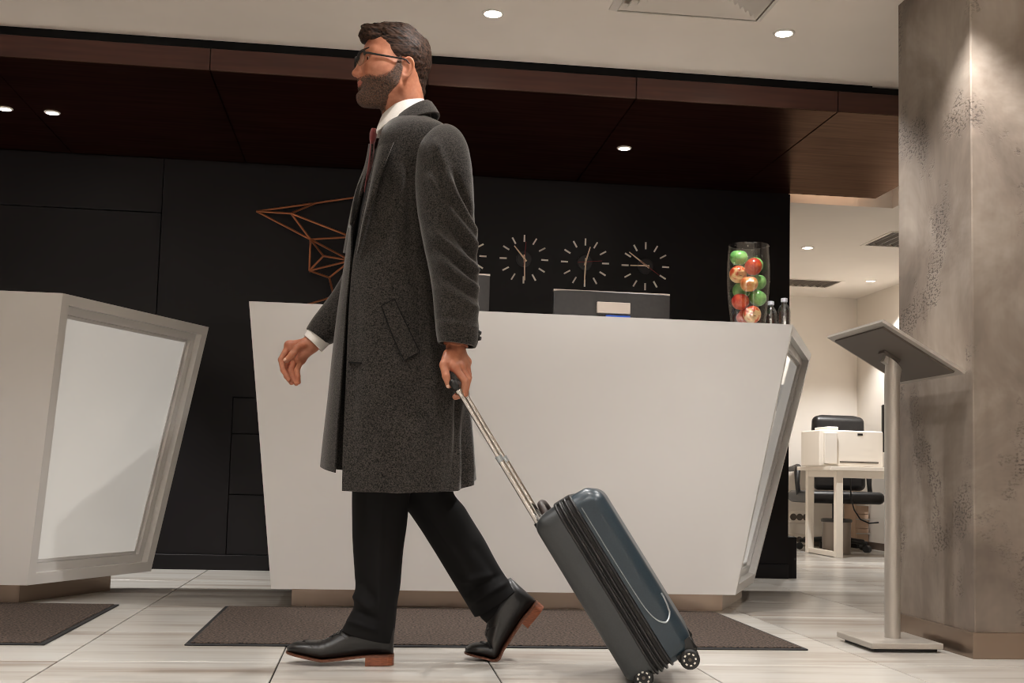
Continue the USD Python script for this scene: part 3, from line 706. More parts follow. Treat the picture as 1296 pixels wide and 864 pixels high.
part(case, 'back_shell', to_case(half_shell(D1, D0, .034)), M_shellb, 35, label='grey rear half of the shell')
part(case, 'front_shell', to_case(half_shell(D2, D3, .044)), M_shellf, 35, label='petrol blue front half of the shell')
band = Polygon(loop(.004, 0)[:, :2])
part(case, 'zip_band', to_case(extrude(band, D2-D1+.004, basis((0, 0, D1-.002), (1, 0, 0), (0, 1, 0), (0, 0, 1)))), M_zip, 30, label='dark fabric zip band')
for d in (D1+.004, D1+.017, (D1+D2)/2+.006, D2-.004):
    part(case, 'piping', to_case(path_tube(loop(-.001, d), .0042, 8, closed=True)), M_piping, True)
part(case, 'zip_teeth', to_case(path_tube(loop(.0015, (D1+D2)/2-.004), .0036, 6, closed=True)), M_chrome if False else M_piping, True)
# raised silver line that runs down beside the zip and sweeps across the lower front shell
fs_v, fs_f = geo(half_shell(D2, D3, .044)); fs_t = trimesh.Trimesh(fs_v, fs_f)
for sd in (-1, 1):
    cp = spline([(-.215, SW/2, .036), (-.10, SW/2, .036), (.00, SW/2, .037), (.08, SW/2, .039), (.118, SW/2, .044), (.143, SW/2, .055), (.153, SW/2, .068), (.150, SW/2, .083), (.138, SW/2-.008, .095), (.115, SW/2-.014, .104), (.085, SW/2-.018, .106)], 60)*np.array([1, sd, 1])
    q, _, tri = trimesh.proximity.closest_point(fs_t, cp); q = q + fs_t.face_normals[tri]*.0008
    part(case, 'trim_line', to_case(path_tube(q, np.interp(np.linspace(0, 1, 60), [0, .4, .6, 1], [.0010, .0014, .0026, .0026]), 8)), M_silvertrim, True)
part(case, 'corner_guard', to_case(rbox(-SL/2-.006, -SL/2+.03, -SW/2+.04, SW/2-.04, D1-.002, D2+.002, .008, 12)), M_rubber, 30)
# wheels
def wheel(l, w, d, r=.0265):
    c = sp(l, w, d)
    h = part(case, 'wheel_housing', hull(np.vstack([[sp(SL/2-.040, w+dw, d+dd) for dw in (-.026, .026) for dd in (-.026, .030)], [sp(SL/2+.004, w+dw, d+dd) for dw in (-.022, .022) for dd in (-.028, .022)],
        [c+np.array([x, y, z]) for x, z in ((-.012, .028), (.016, .030), (.012, .0), (-.010, -.002)) for y in (-.019, .019)]])), M_rubber, 25)
    prof = [(.0, -.006), (.009, -.007), (.013, -.0085), (r-.005, -.0085), (r, -.004), (r, .004), (r-.005, .0085), (.013, .0085), (.009, .007), (0, .006)]
    for q in (-.0245, .0245):
        o = c + EW*q
        part(case, 'wheel', lathe(prof, 36).apply_transform(basis(o, SY[:, 0], (0, 0, 1), -EW)), M_rubber, 30)
        sg = -1 if q < 0 else 1
        dots = []
        for k in range(8):
            a_ = 2*math.pi*k/8+.2; e = o + SY@np.array([.0152*math.cos(a_), sg*.0088, .0152*math.sin(a_)])
            tg = np.array([-math.sin(a_), 0, math.cos(a_)]); rd = np.array([math.cos(a_), 0, math.sin(a_)])
            dots.append(hull([e+tg*x+rd*z+np.array([0, y, 0]) for x in (-.0028, .0028) for z in (-.002, .002) for y in (-.001, .001)]))
        part(case, 'wheel_insert', join(*dots), M_trimwhite, label='ring of white inserts in the wheel')
        part(case, 'axle_cap', rod(o+EW*sg*.004, o+EW*sg*.0105, .0045, 12), M_aludark, 30)
def on_case(x, y, w): d = _ray(x, y); o = SC+EW*w; return C0 + d*(((o-C0)@EW)/(d@EW)) - SC
cw = on_case(873, 834, -.156); cb_ = on_case(814.5, 857, -.156)
for w in (-.132, .132):
    wheel(cw@EL, w, cw@ED); wheel(cb_@EL, w, cb_@ED)
# telescopic handle
g = on_y(580.5, 489.5, 3.21); hb = on_y(686, 664, 3.21)
HD = (g-hb)/np.linalg.norm(g-hb)
for w in (-.064, .064):
    ww = EW*w
    part(case, 'handle_tube', rod(hb-HD*.05+ww, hb+HD*.215+ww, .0088, 16), M_chrome, 40)
    part(case, 'handle_tube', rod(hb+HD*.20+ww, g-HD*.012+ww, .0066, 16), M_chrome, 40)
    part(case, 'tube_collar', rod(hb+HD*.205+ww, hb+HD*.222+ww, .0098, 16), M_silvertrim, 40)
    part(case, 'tube_socket', rod(hb-HD*.012+ww, hb+HD*.012+ww, .013, 16), M_rubber, 40)
    part(case, 'chrome_ring', rod(g-HD*.024+ww, g-HD*.016+ww, .0098, 16), M_chrome, 40)
    part(case, 'grip_leg', rod(g-HD*.018+ww, g+HD*.004+ww, .0095, 16), M_grip, 40)
part(case, 'handle_grip', m3.Manifold.batch_hull([m3.Manifold.sphere(.0118, 20).translate(tuple(g+EW*y+HD*h)) for y in (-.076, .076) for h in (-.004, .006)]), M_grip, 60, label='black soft grip of the telescopic handle')
ch = path_tube([tuple(sp(-SL/2+q, w, -.062)) for q, w in ((.012, -.085), (-.012, -.075), (-.024, -.055), (-.027, 0), (-.024, .055), (-.012, .075), (.012, .085))], .0105, 12)
part(case, 'carry_handle', ch, M_brownrubber, True, label='dark brown carry handle on the top end')

# ------------------------------------------------------------------ the walking man
# signed distance helpers: bodies are grown as smooth unions of simple forms and meshed in one piece
def g_grid(lo, hi, h):
    ax = [np.arange(a, b+h, h, dtype=np.float32) for a, b in zip(lo, hi)]
    return np.stack(np.meshgrid(*ax, indexing='ij'), -1), np.array(lo, float), h
def s_ell(P, c, r):
    q = (P-np.asarray(c, np.float32))/np.asarray(r, np.float32); k0 = np.sqrt((q*q).sum(-1)); q2 = q/np.asarray(r, np.float32); k1 = np.sqrt((q2*q2).sum(-1))
    return k0*(k0-1)/np.maximum(k1, 1e-6)
def s_cap(P, a, b, ra, rb=None):
    rb = ra if rb is None else rb; a = np.asarray(a, np.float32); d = np.asarray(b, np.float32)-a
    t = np.clip(((P-a)@d)/max(float(d@d), 1e-12), 0, 1)
    q = P-a-t[..., None]*d
    return np.sqrt((q*q).sum(-1)) - (ra+(rb-ra)*t)
def s_chain(P, pts, rs, k=.004):
    out = None
    for i in range(len(pts)-1):
        d = s_cap(P, pts[i], pts[i+1], rs[i], rs[i+1]); out = d if out is None else smin(out, d, k)
    return out
def smin(a, b, k): h = np.maximum(k-np.abs(a-b), 0)/k; return np.minimum(a, b)-h*h*k*.25
def smax(a, b, k): return -smin(-a, -b, k)
def nets(F, lo, h):
    """surface nets: one vertex per cell that the surface crosses"""
    ins = F < 0; n = np.array(F.shape)-1
    corner = [ins[i:i+n[0], j:j+n[1], k:k+n[2]] for i in (0, 1) for j in (0, 1) for k in (0, 1)]
    cnt = sum(c.astype(np.int8) for c in corner); act = (cnt > 0) & (cnt < 8)
    idx = np.full(act.shape, -1, np.int64); cells = np.argwhere(act); idx[act] = np.arange(len(cells))
    acc, num = np.zeros((len(cells), 3)), np.zeros(len(cells))
    offs = [(i, j, k) for i in (0, 1) for j in (0, 1) for k in (0, 1)]
    for a in range(8):
        for ax in range(3):
            if offs[a][ax]: continue
            b = list(offs[a]); b[ax] = 1
            fa = F[tuple((cells+offs[a]).T)]; fb = F[tuple((cells+b).T)]; m = (fa < 0) != (fb < 0)
            t = np.where(m, fa/np.where(m, fa-fb, 1), 0)
            p = np.array(offs[a], float)+np.outer(t, np.eye(3)[ax]); acc += p*m[:, None]; num += m
    V = np.asarray(lo)+h*(cells+acc/np.maximum(num, 1)[:, None]); Q = []
    for ax in range(3):
        u, w = (ax+1) % 3, (ax+2) % 3
        sl = [slice(None)]*3; s0 = list(sl); s1 = list(sl); s0[ax] = slice(0, -1); s1[ax] = slice(1, None)
        e = np.argwhere(ins[tuple(s0)] != ins[tuple(s1)])
        e = e[(e[:, u] > 0) & (e[:, w] > 0) & (e[:, u] < n[u]) & (e[:, w] < n[w])]
        flip = ins[tuple(e.T)]
        du, dw = np.eye(3, dtype=int)[u], np.eye(3, dtype=int)[w]
        q = np.stack([idx[tuple((e-du-dw).T)], idx[tuple((e-dw).T)], idx[tuple(e.T)], idx[tuple((e-du).T)]], 1)
        q[~flip] = q[~flip][:, ::-1]; Q.append(q)
    Q = np.vstack(Q); Q = Q[(Q >= 0).all(1)]
    return V, np.vstack([Q[:, [0, 1, 2]], Q[:, [0, 2, 3]]])
def tube_loft(keys, rings=90, n=72, ex=2.2, disp=None, cap0=False, cap1=False, thick=0.0):
    """keys: (Lx, Ly, Rx, Ry, Y, ry): the left and right outline of a limb in the photo set on the plane at depth Y, and its half depth there"""
    K = spline(keys, rings); V = []; t = np.linspace(0, 2*np.pi, n, endpoint=False)
    ct, st = np.cos(t), np.sin(t); cx = np.sign(ct)*np.abs(ct)**(2/ex); sx = np.sign(st)*np.abs(st)**(2/ex)
    for i, (lx, ly, rx, ry_, Y, ry) in enumerate(K):
        L, R = on_y(lx, ly, Y), on_y(rx, ry_, Y); c = (L+R)/2; h = (R-L)/2
        k = 1.0 if disp is None else 1+0*t
        ring = c + cx[:, None]*h + (sx*ry)[:, None]*np.array([0, -1.0, 0])
        V.append(ring)
    V = np.array(V)
    if disp is not None:
        N = np.cross(np.gradient(V, axis=0), np.roll(V, -1, 1)-np.roll(V, 1, 1)); N /= np.maximum(np.linalg.norm(N, axis=2, keepdims=True), 1e-9)
        cen = V.mean(1, keepdims=True); N *= np.sign(((V-cen)*N).sum(2, keepdims=True))
        T, S = np.meshgrid(np.linspace(0, 1, rings), t, indexing='ij'); V = V + N*disp(T, S, V)[..., None]
    a = np.arange(n); b = (a+1) % n; F = []
    for i in range(rings-1): F += [np.c_[i*n+a, i*n+b, (i+1)*n+b], np.c_[i*n+a, (i+1)*n+b, (i+1)*n+a]]
    W = V.reshape(-1, 3); F = np.vstack(F)
    extra = []
    for flag, r in ((cap0, 0), (cap1, rings-1)):
        if flag:
            W = np.vstack([W, V[r].mean(0)]); k = len(W)-1; F = np.vstack([F, np.c_[r*n+b, r*n+a, a*0+k] if r == 0 else np.c_[r*n+a, r*n+b, a*0+k]])
    if thick and not cap1:                                                 # turn the open end inwards, as a hem
        c = V[-1].mean(0); inn = c+(V[-1]-c)*(1-thick); up = inn + (V[-4]-V[-1])*1.0; o = len(W)
        W = np.vstack([W, inn, up]); F = np.vstack([F, np.c_[(rings-1)*n+a, (rings-1)*n+b, o+b], np.c_[(rings-1)*n+a, o+b, o+a], np.c_[o+a, o+b, o+n+b], np.c_[o+a, o+n+b, o+n+a]])
    m = trimesh.Trimesh(W, F, process=False); 
    if m.volume < 0: m.invert()
    return m
def fold_noise(P, seed, sc): return meshkit.fbm(np.asarray(P)*np.asarray(sc), 3, seed)-.5

YB = 3.42                                                                     # depth of the middle of the body
M_skin = usdkit.material(stage, _p('skin'), {'c': ('texture_coordinate', {}), 'n': ('noise_texture', {'scale': 38, 'detail': 4}), 'r': ('rgb_ramp', {'ramp': [(.3, srgb(164, 100, 74)), (.7, srgb(196, 133, 104))]}),
    'n2': ('noise_texture', {'scale': 900, 'detail': 2}), 'b': ('bump', {'strength': .12, 'distance': .001}),
    'p': ('principled_bsdf', {'roughness': .42, 'subsurface_weight': .12, 'subsurface_radius': (1, .35, .2), 'subsurface_scale': .006, 'specular_ior_level': .45})},
    [('c.object', 'n.vector'), ('c.object', 'n2.vector'), ('n.fac', 'r.fac'), ('n2.fac', 'b.height'), ('b.normal', 'p.normal'), ('r.color', 'p.base_color')], 'p.BSDF')
def wool(name, a, b, sc=300):
    n = {'c': ('texture_coordinate', {}), 'n': ('noise_texture', {'scale': sc, 'detail': 3, 'roughness': .7}), 'big': ('noise_texture', {'scale': 9, 'detail': 3}), 'r': ('rgb_ramp', {'ramp': [(.36, a), (.66, b)]}),
         'r2': ('rgb_ramp', {'ramp': [(.3, (.8, .8, .8)), (.7, (1.1, 1.1, 1.1))]}), 'x': ('mix', {'mix_type': 'multiply', 'fac': .7}), 'bp': ('bump', {'strength': .5, 'distance': .0015}),
         'p': ('principled_bsdf', {'roughness': .95, 'specular_ior_level': .15, 'sheen_weight': .3, 'sheen_roughness': .4, 'sheen_tint': (1, .97, .93)})}
    return usdkit.material(stage, _p(name), n, [('c.object', 'n.vector'), ('c.object', 'big.vector'), ('n.fac', 'r.fac'), ('big.fac', 'r2.fac'), ('r.color', 'x.color1'), ('r2.color', 'x.color2'), ('x.color', 'p.base_color'), ('n.fac', 'bp.height'), ('bp.normal', 'p.normal')], 'p.BSDF')
M_coat = wool('grey_wool_coat', srgb(15, 14, 13), srgb(72, 67, 63), 260)
M_suit = speckled('black_suit_cloth', (.0030, .0026, .0027), (.0052, .0045, .0046), 500, .8, specular_ior_level=.2)
M_shirt = speckled('white_shirt', srgb(228, 222, 214), srgb(236, 231, 225), 300, .8)
M_tie = speckled('dark_red_tie', srgb(104, 24, 24), srgb(122, 34, 32), 260, .55, sheen_weight=.3)
M_hair = usdkit.material(stage, _p('dark_brown_hair'), {'c': ('texture_coordinate', {}), 'm': ('mapping', {'scale': (34, 260, 150), 'rotation': (0, .5, 0)}), 'n': ('noise_texture', {'scale': 1.0, 'detail': 3}), 'r': ('rgb_ramp', {'ramp': [(.36, srgb(20, 13, 10)), (.64, srgb(74, 52, 40))]}), 'b': ('bump', {'strength': .7, 'distance': .002}), 'p': ('principled_bsdf', {'roughness': .6, 'specular_ior_level': .2})},
    [('c.object', 'm.vector'), ('m.vector', 'n.vector'), ('n.fac', 'b.height'), ('b.normal', 'p.normal'), ('n.fac', 'r.fac'), ('r.color', 'p.base_color')], 'p.BSDF')
M_beard = usdkit.material(stage, _p('stubble_beard'), {'c': ('texture_coordinate', {}), 'n': ('noise_texture', {'scale': 300, 'detail': 3}), 'r': ('rgb_ramp', {'ramp': [(.34, srgb(24, 15, 11)), (.66, srgb(112, 82, 64))]}), 'at': ('attribute', {'attribute': 'cover'}),
    'n2': ('noise_texture', {'scale': 420, 'detail': 3}), 'sub': ('math', {'math_type': 'subtract'}), 'k': ('map_range', {'from_min': -.12, 'from_max': .12, 'to_min': 0, 'to_max': 1, 'clamp': True}), 't': ('transparent_bsdf', {}), 'b': ('bump', {'strength': .8, 'distance': .002}), 'p': ('principled_bsdf', {'roughness': .7}), 'x': ('mix_closure', {})},
    [('c.object', 'n.vector'), ('c.object', 'n2.vector'), ('n.fac', 'r.fac'), ('r.color', 'p.base_color'), ('n.fac', 'b.height'), ('b.normal', 'p.normal'), ('at.fac', 'sub.value1'), ('n2.fac', 'sub.value2'), ('sub.value', 'k.value'), ('k.result', 'x.fac'), ('t.BSDF', 'x.closure1'), ('p.BSDF', 'x.closure2')], 'x.closure')
M_leather = usdkit.material(stage, _p('black_shoe_leather'), {'c': ('texture_coordinate', {}), 'n': ('noise_texture', {'scale': 90, 'detail': 3}), 'b': ('bump', {'strength': .15, 'distance': .002}), 'p': ('principled_bsdf', {'base_color': (.0075, .0065, .006), 'roughness': .42, 'coat_weight': .2, 'coat_roughness': .2})}, [('c.object', 'n.vector'), ('n.fac', 'b.height'), ('b.normal', 'p.normal')], 'p.BSDF')
M_sole = speckled('orange_brown_sole', srgb(104, 54, 32), srgb(146, 82, 50), 60, .5, stretch=(1, 1, 12))
M_welt = speckled('brown_sole_edge', srgb(84, 48, 32), srgb(112, 66, 44), 60, .5, stretch=(1, 1, 12))
M_nail = plain('finger_nail', srgb(226, 184, 158), .3)
M_tortoise = plain('black_frame', (.008, .006, .005), .2)
M_gold = plain('thin_metal_rim', srgb(150, 120, 84), .3, metallic=.9)
M_lensglass = glass('spectacle_lens', (.98, .98, .98), .02)
M_eye = plain('eye_white', srgb(226, 216, 208), .2)
M_iris = plain('dark_iris', srgb(58, 38, 26), .15)

man = thing('person', 'man in long grey wool coat, glasses and beard, walking left and pulling a suitcase', 'person', (.15, YB, 0))

# ---- head, canonical frame: faces -x, metres, origin between the ears
HC = on_y(500, 86, YB-.01); HYAW = math.radians(14)
HR = rotz(HYAW) @ rotaxis([0, 1, 0], math.radians(-1.0))
HS = 1.0
def to_head(V): return HC + (np.asarray(V)*HS)@HR.T
def head_sdf(P):
    A = P*np.array([1, 0, 1], np.float32) + np.abs(P)*np.array([0, 1, 0], np.float32)          # mirrored half
    d = s_ell(P, (.008, 0, .036), (.093, .072, .071))
    d = smin(d, s_ell(P, (-.040, 0, .030), (.057, .064, .066)), .02)                            # forehead
    d = smin(d, s_ell(P, (-.048, 0, -.030), (.054, .058, .075)), .03)                           # mid face
    d = smin(d, s_cap(A, (-.086, .008, -.102), (-.012, .048, -.070), .021, .017), .025)          # jaw line
    d = smin(d, s_cap(A, (-.012, .048, -.070), (.004, .056, -.030), .017, .016), .04)
    d = smin(d, s_ell(P, (-.058, 0, -.088), (.040, .040, .032)), .03)
    d = smin(d, s_ell(P, (-.090, 0, -.102), (.018, .021, .019)), .014)                          # chin
    d = smin(d, s_ell(A, (-.064, .042, -.022), (.030, .020, .026)), .045)                        # cheek bone
    d = smin(d, s_cap(A, (-.096, .010, .026), (-.076, .048, .028), .010, .009), .016)            # brow
    d = smax(d, -s_ell(A, (-.104, .031, .006), (.019, .019, .013)), .014)                        # eye socket
    d = smin(d, s_ell(A, (-.0785, .031, .007), (.0142, .0150, .0142)), .006)                     # lids
    d = smax(d, -s_ell(A, (-.094, .031, .0065), (.0052, .0118, .0042)), .003)
    d = smin(d, s_cap(P, (-.094, 0, .016), (-.1185, 0, -.030), .0085, .0092), .014)              # nose
    d = smin(d, s_ell(P, (-.1190, 0, -.0335), (.0105, .0100, .0092)), .008)
    d = smin(d, s_ell(A, (-.104, .0125, -.036), (.0105, .0075, .0080)), .007)
    d = smax(d, -s_ell(A, (-.108, .0062, -.0450), (.0058, .0036, .0042)), .003)
    d = smin(d, s_ell(P, (-.088, 0, -.058), (.020, .026, .020)), .014)                           # mouth mound
    d = smin(d, s_cap(A, (-.1065, .0, -.0590), (-.096, .023, -.0645), .0055, .0025), .006)
    d = smin(d, s_cap(A, (-.1045, .0, -.0705), (-.095, .021, -.0660), .0065, .0030), .006)
    d = smax(d, -s_cap(A, (-.1115, .0, -.0648), (-.0965, .026, -.0648), .0022, .0012), .003)
    d = smax(d, -s_ell(P, (-.115, 0, -.083), (.014, .024, .006)), .010)                           # under lip
    # neck
    d = smin(d, s_cap(P, (.022, 0, -.030), (.040, 0, -.175), .056, .062), .03)
    d = smin(d, s_cap(A, (.018, .050, -.035), (-.010, .016, -.175), .014, .013), .02)            # neck cord
    d = smin(d, s_ell(P, (-.020, 0, -.145), (.016, .014, .020)), .015)
    # ear: tilted shell with rim and hollow
    E = A - np.array([.014, .073, -.026], np.float32); c, s_ = math.cos(.22), math.sin(.22)
    E = np.stack([E[..., 0]*c-E[..., 2]*s_, E[..., 1]-.30*E[..., 0], E[..., 0]*s_+E[..., 2]*c], -1)
    ear = s_ell(E, (0, 0, .002), (.0185, .0060, .0315))
    ear = smin(ear, s_ell(E, (-.004, 0, -.026), (.0085, .0055, .0100)), .006)
    rim = np.sqrt((np.sqrt((E[..., 0]/.0175)**2+((E[..., 2]-.005)/.0285)**2)-1)**2*.019**2 + (E[..., 1]-.004)**2)-.0034
    rim = np.where(E[..., 0] < -.012, rim+.003, rim)
    ear = smin(ear, rim, .003)
    ear = smax(ear, -s_ell(E, (-.003, .009, .000), (.0095, .0072, .0170)), .003)
    d = smin(d, ear, .004)
    return d
lo, hi = (-.140, -.095, -.200), (.120, .095, .125)
HP, lo_, hh = g_grid(lo, hi, .0019)
HD_ = head_sdf(HP)
head_mesh = nets(HD_, lo_, hh)

# ---- hands: chains of tapering capsules, in world space
def hand(P3, wrist, wrist2, rw, palm, fingers, thumb):
    pts = np.vstack([np.vstack([f for f, _ in fingers]), np.vstack(palm), [wrist, wrist2], thumb[0]])
    G, l, h = g_grid(pts.min(0)-.022, pts.max(0)+.022, .0014)
    d = s_cap(G, wrist2, wrist, rw*1.02, rw*.92)
    for a, b, ra, rb in P3: d = smin(d, s_cap(G, a, b, ra, rb), .012)
    fs = None
    for f, r in fingers:
        q = s_chain(G, f, r, .003); fs = q if fs is None else np.minimum(fs, q)
    q = s_chain(G, thumb[0], thumb[1], .004)
    d = smin(d, fs, .005); d = smin(d, q, .006)
    return nets(d, l, h)
# near (left) hand round the grip
w_ = lambda x, y, Y: on_y(x, y, Y)
YG = 3.21
wr, wr2 = w_(577, 437, 3.195), w_(579, 415, 3.195)
mc = [w_(575, 463, 3.150), w_(583, 463, 3.165), w_(588, 461, 3.185), w_(591, 457, 3.206)]
pip = [w_(589, 482, 3.146), w_(592.5, 480, 3.166), w_(593.5, 477, 3.187), w_(593.5, 473, 3.207)]
dip = [w_(587, 498, 3.150), w_(589, 498, 3.168), w_(589, 496, 3.188), w_(589, 493, 3.207)]
tip = [w_(576.5, 501.5, 3.153), w_(577, 502, 3.170), w_(577, 501, 3.189), w_(577.5, 500, 3.207)]
fing = [([mc[i], pip[i], dip[i], tip[i]], [(.0112, .0098, .0088, .0075), (.0115, .0100, .0090, .0078), (.0110, .0096, .0086, .0075), (.0100, .0086, .0078, .0068)][i]) for i in range(4)]
P3 = [(wr, mc[i], .0185, .0125) for i in range(4)] + [(mc[0], mc[3], .012, .011), (wr, w_(567, 455, 3.155), .016, .013)]
th = [w_(568, 447, 3.165), w_(562.5, 461, 3.148), w_(565, 475, 3.136), w_(568.5, 487, 3.134)]
OFF_ = np.array([0, .016, 0]); wr, wr2 = wr+OFF_, wr2+OFF_; mc, th = [q+OFF_ for q in mc], [q+OFF_ for q in th]
fing = [([q+OFF_ for q in f], r) for f, r in fing]; P3 = [(a+OFF_, b+OFF_, r, q) for a, b, r, q in P3]
th_n = th
hand_near = hand(P3, wr, wr2, .027, mc, fing, (th, (.0145, .0125, .0105, .0085)))
# far (right) hand, relaxed, palm towards the viewer
YR = 3.60
wr, wr2 = w_(394, 435, YR), w_(407, 421, YR)
mc = [w_(366, 437, YR+.022), w_(370, 445, YR+.034), w_(375, 451, YR+.030), w_(381, 455, YR+.018)]
pip = [w_(356, 455, YR+.012), w_(360, 464, YR+.026), w_(368, 468, YR+.024), w_(376, 468, YR+.012)]
dip = [w_(358.5, 468, YR+.002), w_(363, 476, YR+.016), w_(371, 478, YR+.016), w_(377, 476, YR+.006)]
tip = [w_(365.5, 480, YR-.006), w_(369, 484, YR+.006), w_(375, 485, YR+.008), w_(378, 483.5, YR+.0)]
fing = [([mc[i], pip[i], dip[i], tip[i]], [(.0115, .0098, .0088, .0076), (.0115, .0100, .0090, .0078), (.0110, .0096, .0086, .0075), (.0100, .0086, .0078, .0068)][i]) for i in range(4)]
P3 = [(wr, mc[i], .0210, .0135) for i in range(4)] + [(mc[0], mc[3], .013, .012), (wr, w_(377, 452, YR+.002), .018, .014)]
th = [w_(385, 436, YR-.016), w_(376, 441, YR-.030), w_(369.5, 449, YR-.034), w_(362.5, 455.5, YR-.034)]
th_f = th
hand_far = hand(P3, wr, wr2, .028, mc, fing, (th, (.0150, .0125, .0105, .0082)))

# ---- the rest of the body, under the clothes: one mesh with head and hands
JB = {k: on_y(x, y, Y) for k, (x, y, Y) in dict(neck=(512, 150, YB), chest=(520, 230, YB), pelvis=(505, 470, YB), shl=(560, 195, 3.27), ell=(572, 320, 3.22), wrl=(578, 428, 3.195), shr=(522, 195, 3.58), elr=(465, 360, 3.63), wrr=(402, 424, 3.60),
     hipl=(490, 540, 3.36), knl=(480, 690, 3.37), anl=(470, 770, 3.385), hipr=(520, 545, 3.47), knr=(578, 690, 3.485), anr=(620, 745, 3.49)).items()}
G, l, h = g_grid((-.40, 3.10, .05), (.46, 3.72, 1.64), .011)
d = s_cap(G, JB['chest'], JB['pelvis'], .085, .10); d = smin(d, s_cap(G, JB['chest']+[0, -.07, .02], JB['chest']+[0, .07, .02], .08, .08), .06); d = smin(d, s_cap(G, JB['neck'], JB['chest'], .045, .07), .05)
for sd in 'lr':
    d = smin(d, s_chain(G, [JB['sh'+sd], JB['el'+sd], JB['wr'+sd]], [.050, .040, .027], .02), .04)
    d = smin(d, s_chain(G, [JB['hip'+sd], JB['kn'+sd], JB['an'+sd]], [.052, .040, .034], .03), .04)
body_mesh = nets(d, l, h)
hv, hf = head_mesh
part(man, 'body', join((to_head(hv), hf), hand_near, hand_far, body_mesh), M_skin, True)

# ---- eyes, hair, beard, brows, glasses
def ball(c, r, n=3): m = trimesh.creation.icosphere(n, r); m.vertices += c; return m
for sy in (-1, 1):
    e = part(man, 'eye', (to_head(ball((-.0790, sy*.031, .0065), .0137).vertices), ball((0, 0, 0), 1).faces), M_eye, True)
    dr = np.array([-.97, sy*.04-.05, -.02]); dr /= np.linalg.norm(dr); u, v, w = frame_to(dr)
    c = np.array([-.0790, sy*.031, .0065])+dr*.0118; iris = lathe([(0, -.001), (.0056, -.001), (.0050, .0016), (0, .0026)], 20); iv = np.asarray(iris.vertices)
    part(e, 'iris', (to_head(c+iv[:, :1]*u+iv[:, 1:2]*v+iv[:, 2:]*w), iris.faces), M_iris, True)
def strands(P, sc, seed): return np.abs(meshkit.noise(P*np.asarray(sc), seed)-.5)*2
X, Yh, Z = HP[..., 0], HP[..., 1], HP[..., 2]
face_edge = np.interp(Z, [-.02, .005, .03, .055, .066, .09], [-.030, -.036, -.044, -.058, -.085, -.092]).astype(np.float32)   # hairline: forward limit of the hair on the sides by height
vol = s_ell(HP, (.010, 0, .044), (.100, .0775, .0800))
quiff = smin(s_cap(HP, (-.080, 0, .092), (.000, 0, .108), .026, .022), s_cap(HP, (-.078, -.022, .088), (.010, -.032, .100), .022, .026), .03)
quiff = smin(quiff, s_cap(HP, (-.078, .022, .088), (.010, .032, .100), .022, .026), .03)
quiff = smin(quiff, s_cap(HP, (.0, 0, .106), (.072, 0, .070), .024, .030), .04)
hair = smin(vol, quiff, .02)
back = s_cap(HP, (.050, 0, .0), (.058, 0, -.062), .054, .036)
hair = smin(hair, back, .03)
hair = smax(hair, (face_edge - X)*.8, .006)                                             # nothing in front of the hairline
hair = np.where(Z > .070, np.minimum(hair, quiff), hair)
low = np.interp(X, [-.040, -.020, -.004, .003, .032, .046, .085], [-.004, -.014, -.016, .012, .012, -.040, -.086]).astype(np.float32)     # lower hair border, over and behind the ear
hair = smax(hair, low-Z, .006)
hair = np.maximum(hair, -(HD_+.003))
cx_ = HP*np.array([18, 150, 90], np.float32); cx_[..., 2] += HP[..., 0]*60
hn = strands(cx_, (1, 1, 1), 5)*.6 + strands(HP*np.array([10, 70, 42], np.float32), (1, 1, 1), 8)*.9
amp = np.clip((Z-.02)/.07, .35, 1.25).astype(np.float32)
hair_d = hair - .0062*(hn.astype(np.float32)-.55)*amp
hv, hf = nets(hair_d, lo_, hh)
part(man, 'hair', (to_head(hv), hf), M_hair, True)
top_b = np.interp(X, [-.120, -.108, -.090, -.074, -.045, -.026, -.016, -.004, .004], [-.046, -.045, -.046, -.051, -.043, -.026, -.006, .022, .030]).astype(np.float32)
beard = HD_ - .0028
beard = smax(beard, Z-top_b, .005); beard = smax(beard, X-np.interp(Z, [-.10, -.07, -.03, .02], [-.030, -.006, .004, .002]).astype(np.float32), .005)
beard = smax(beard, -(Z+.146), .004)
lips = s_ell(HP, (-.106, 0, -.0645), (.018, .021, .0085)); beard = smax(beard, -lips, .003)
beard = smax(beard, -s_ell(HP, (-.118, 0, -.037), (.018, .018, .0105)), .003)
beard = np.maximum(beard, -(HD_+.003))
bn = meshkit.noise(HP*420.0, 11).astype(np.float32)
bv, bf = nets(beard - .0016*(bn-.6), lo_, hh)
bnode = part(man, 'beard', (to_head(bv), bf), M_beard, True)
from scipy.ndimage import map_coordinates
edge_d = np.minimum(np.minimum(top_b-Z, np.interp(Z, [-.10, -.07, -.03, .02], [-.030, -.006, .004, .002])*1.0-X+.004), np.minimum(lips*1.6+.002, Z+.146))
cov = map_coordinates(edge_d.astype(np.float32), ((bv-lo_)/hh).T, order=1, mode='nearest')
UsdGeom.PrimvarsAPI(bnode.prim).CreatePrimvar('cover', Sdf.ValueTypeNames.FloatArray, 'vertex').Set([float(q) for q in np.clip(.36+cov/.011*.26, 0, .66)])
lv, lf = nets(smax(HD_-.0011, s_ell(HP, (-.104, 0, -.0645), (.020, .0235, .0088)), .003), lo_, hh)
part(man, 'lips', (to_head(lv), lf), plain('lip_skin', srgb(166, 98, 84), .45), True)
for sy in (-1, 1):
    v, f = path_tube([(-.1005, sy*.012, .029), (-.099, sy*.024, .0335), (-.090, sy*.040, .0345), (-.078, sy*.050, .030)], [.0036, .0046, .0042, .0022], 8); part(man, 'eyebrow', (to_head(v), f), M_hair, True)
gl = thing  # glasses are worn: a part of the man, with frame, rims and lenses below it
def hd_tube(pts, r, n=8, closed=False): v, f = path_tube(pts, r, n, closed); return to_head(v), f
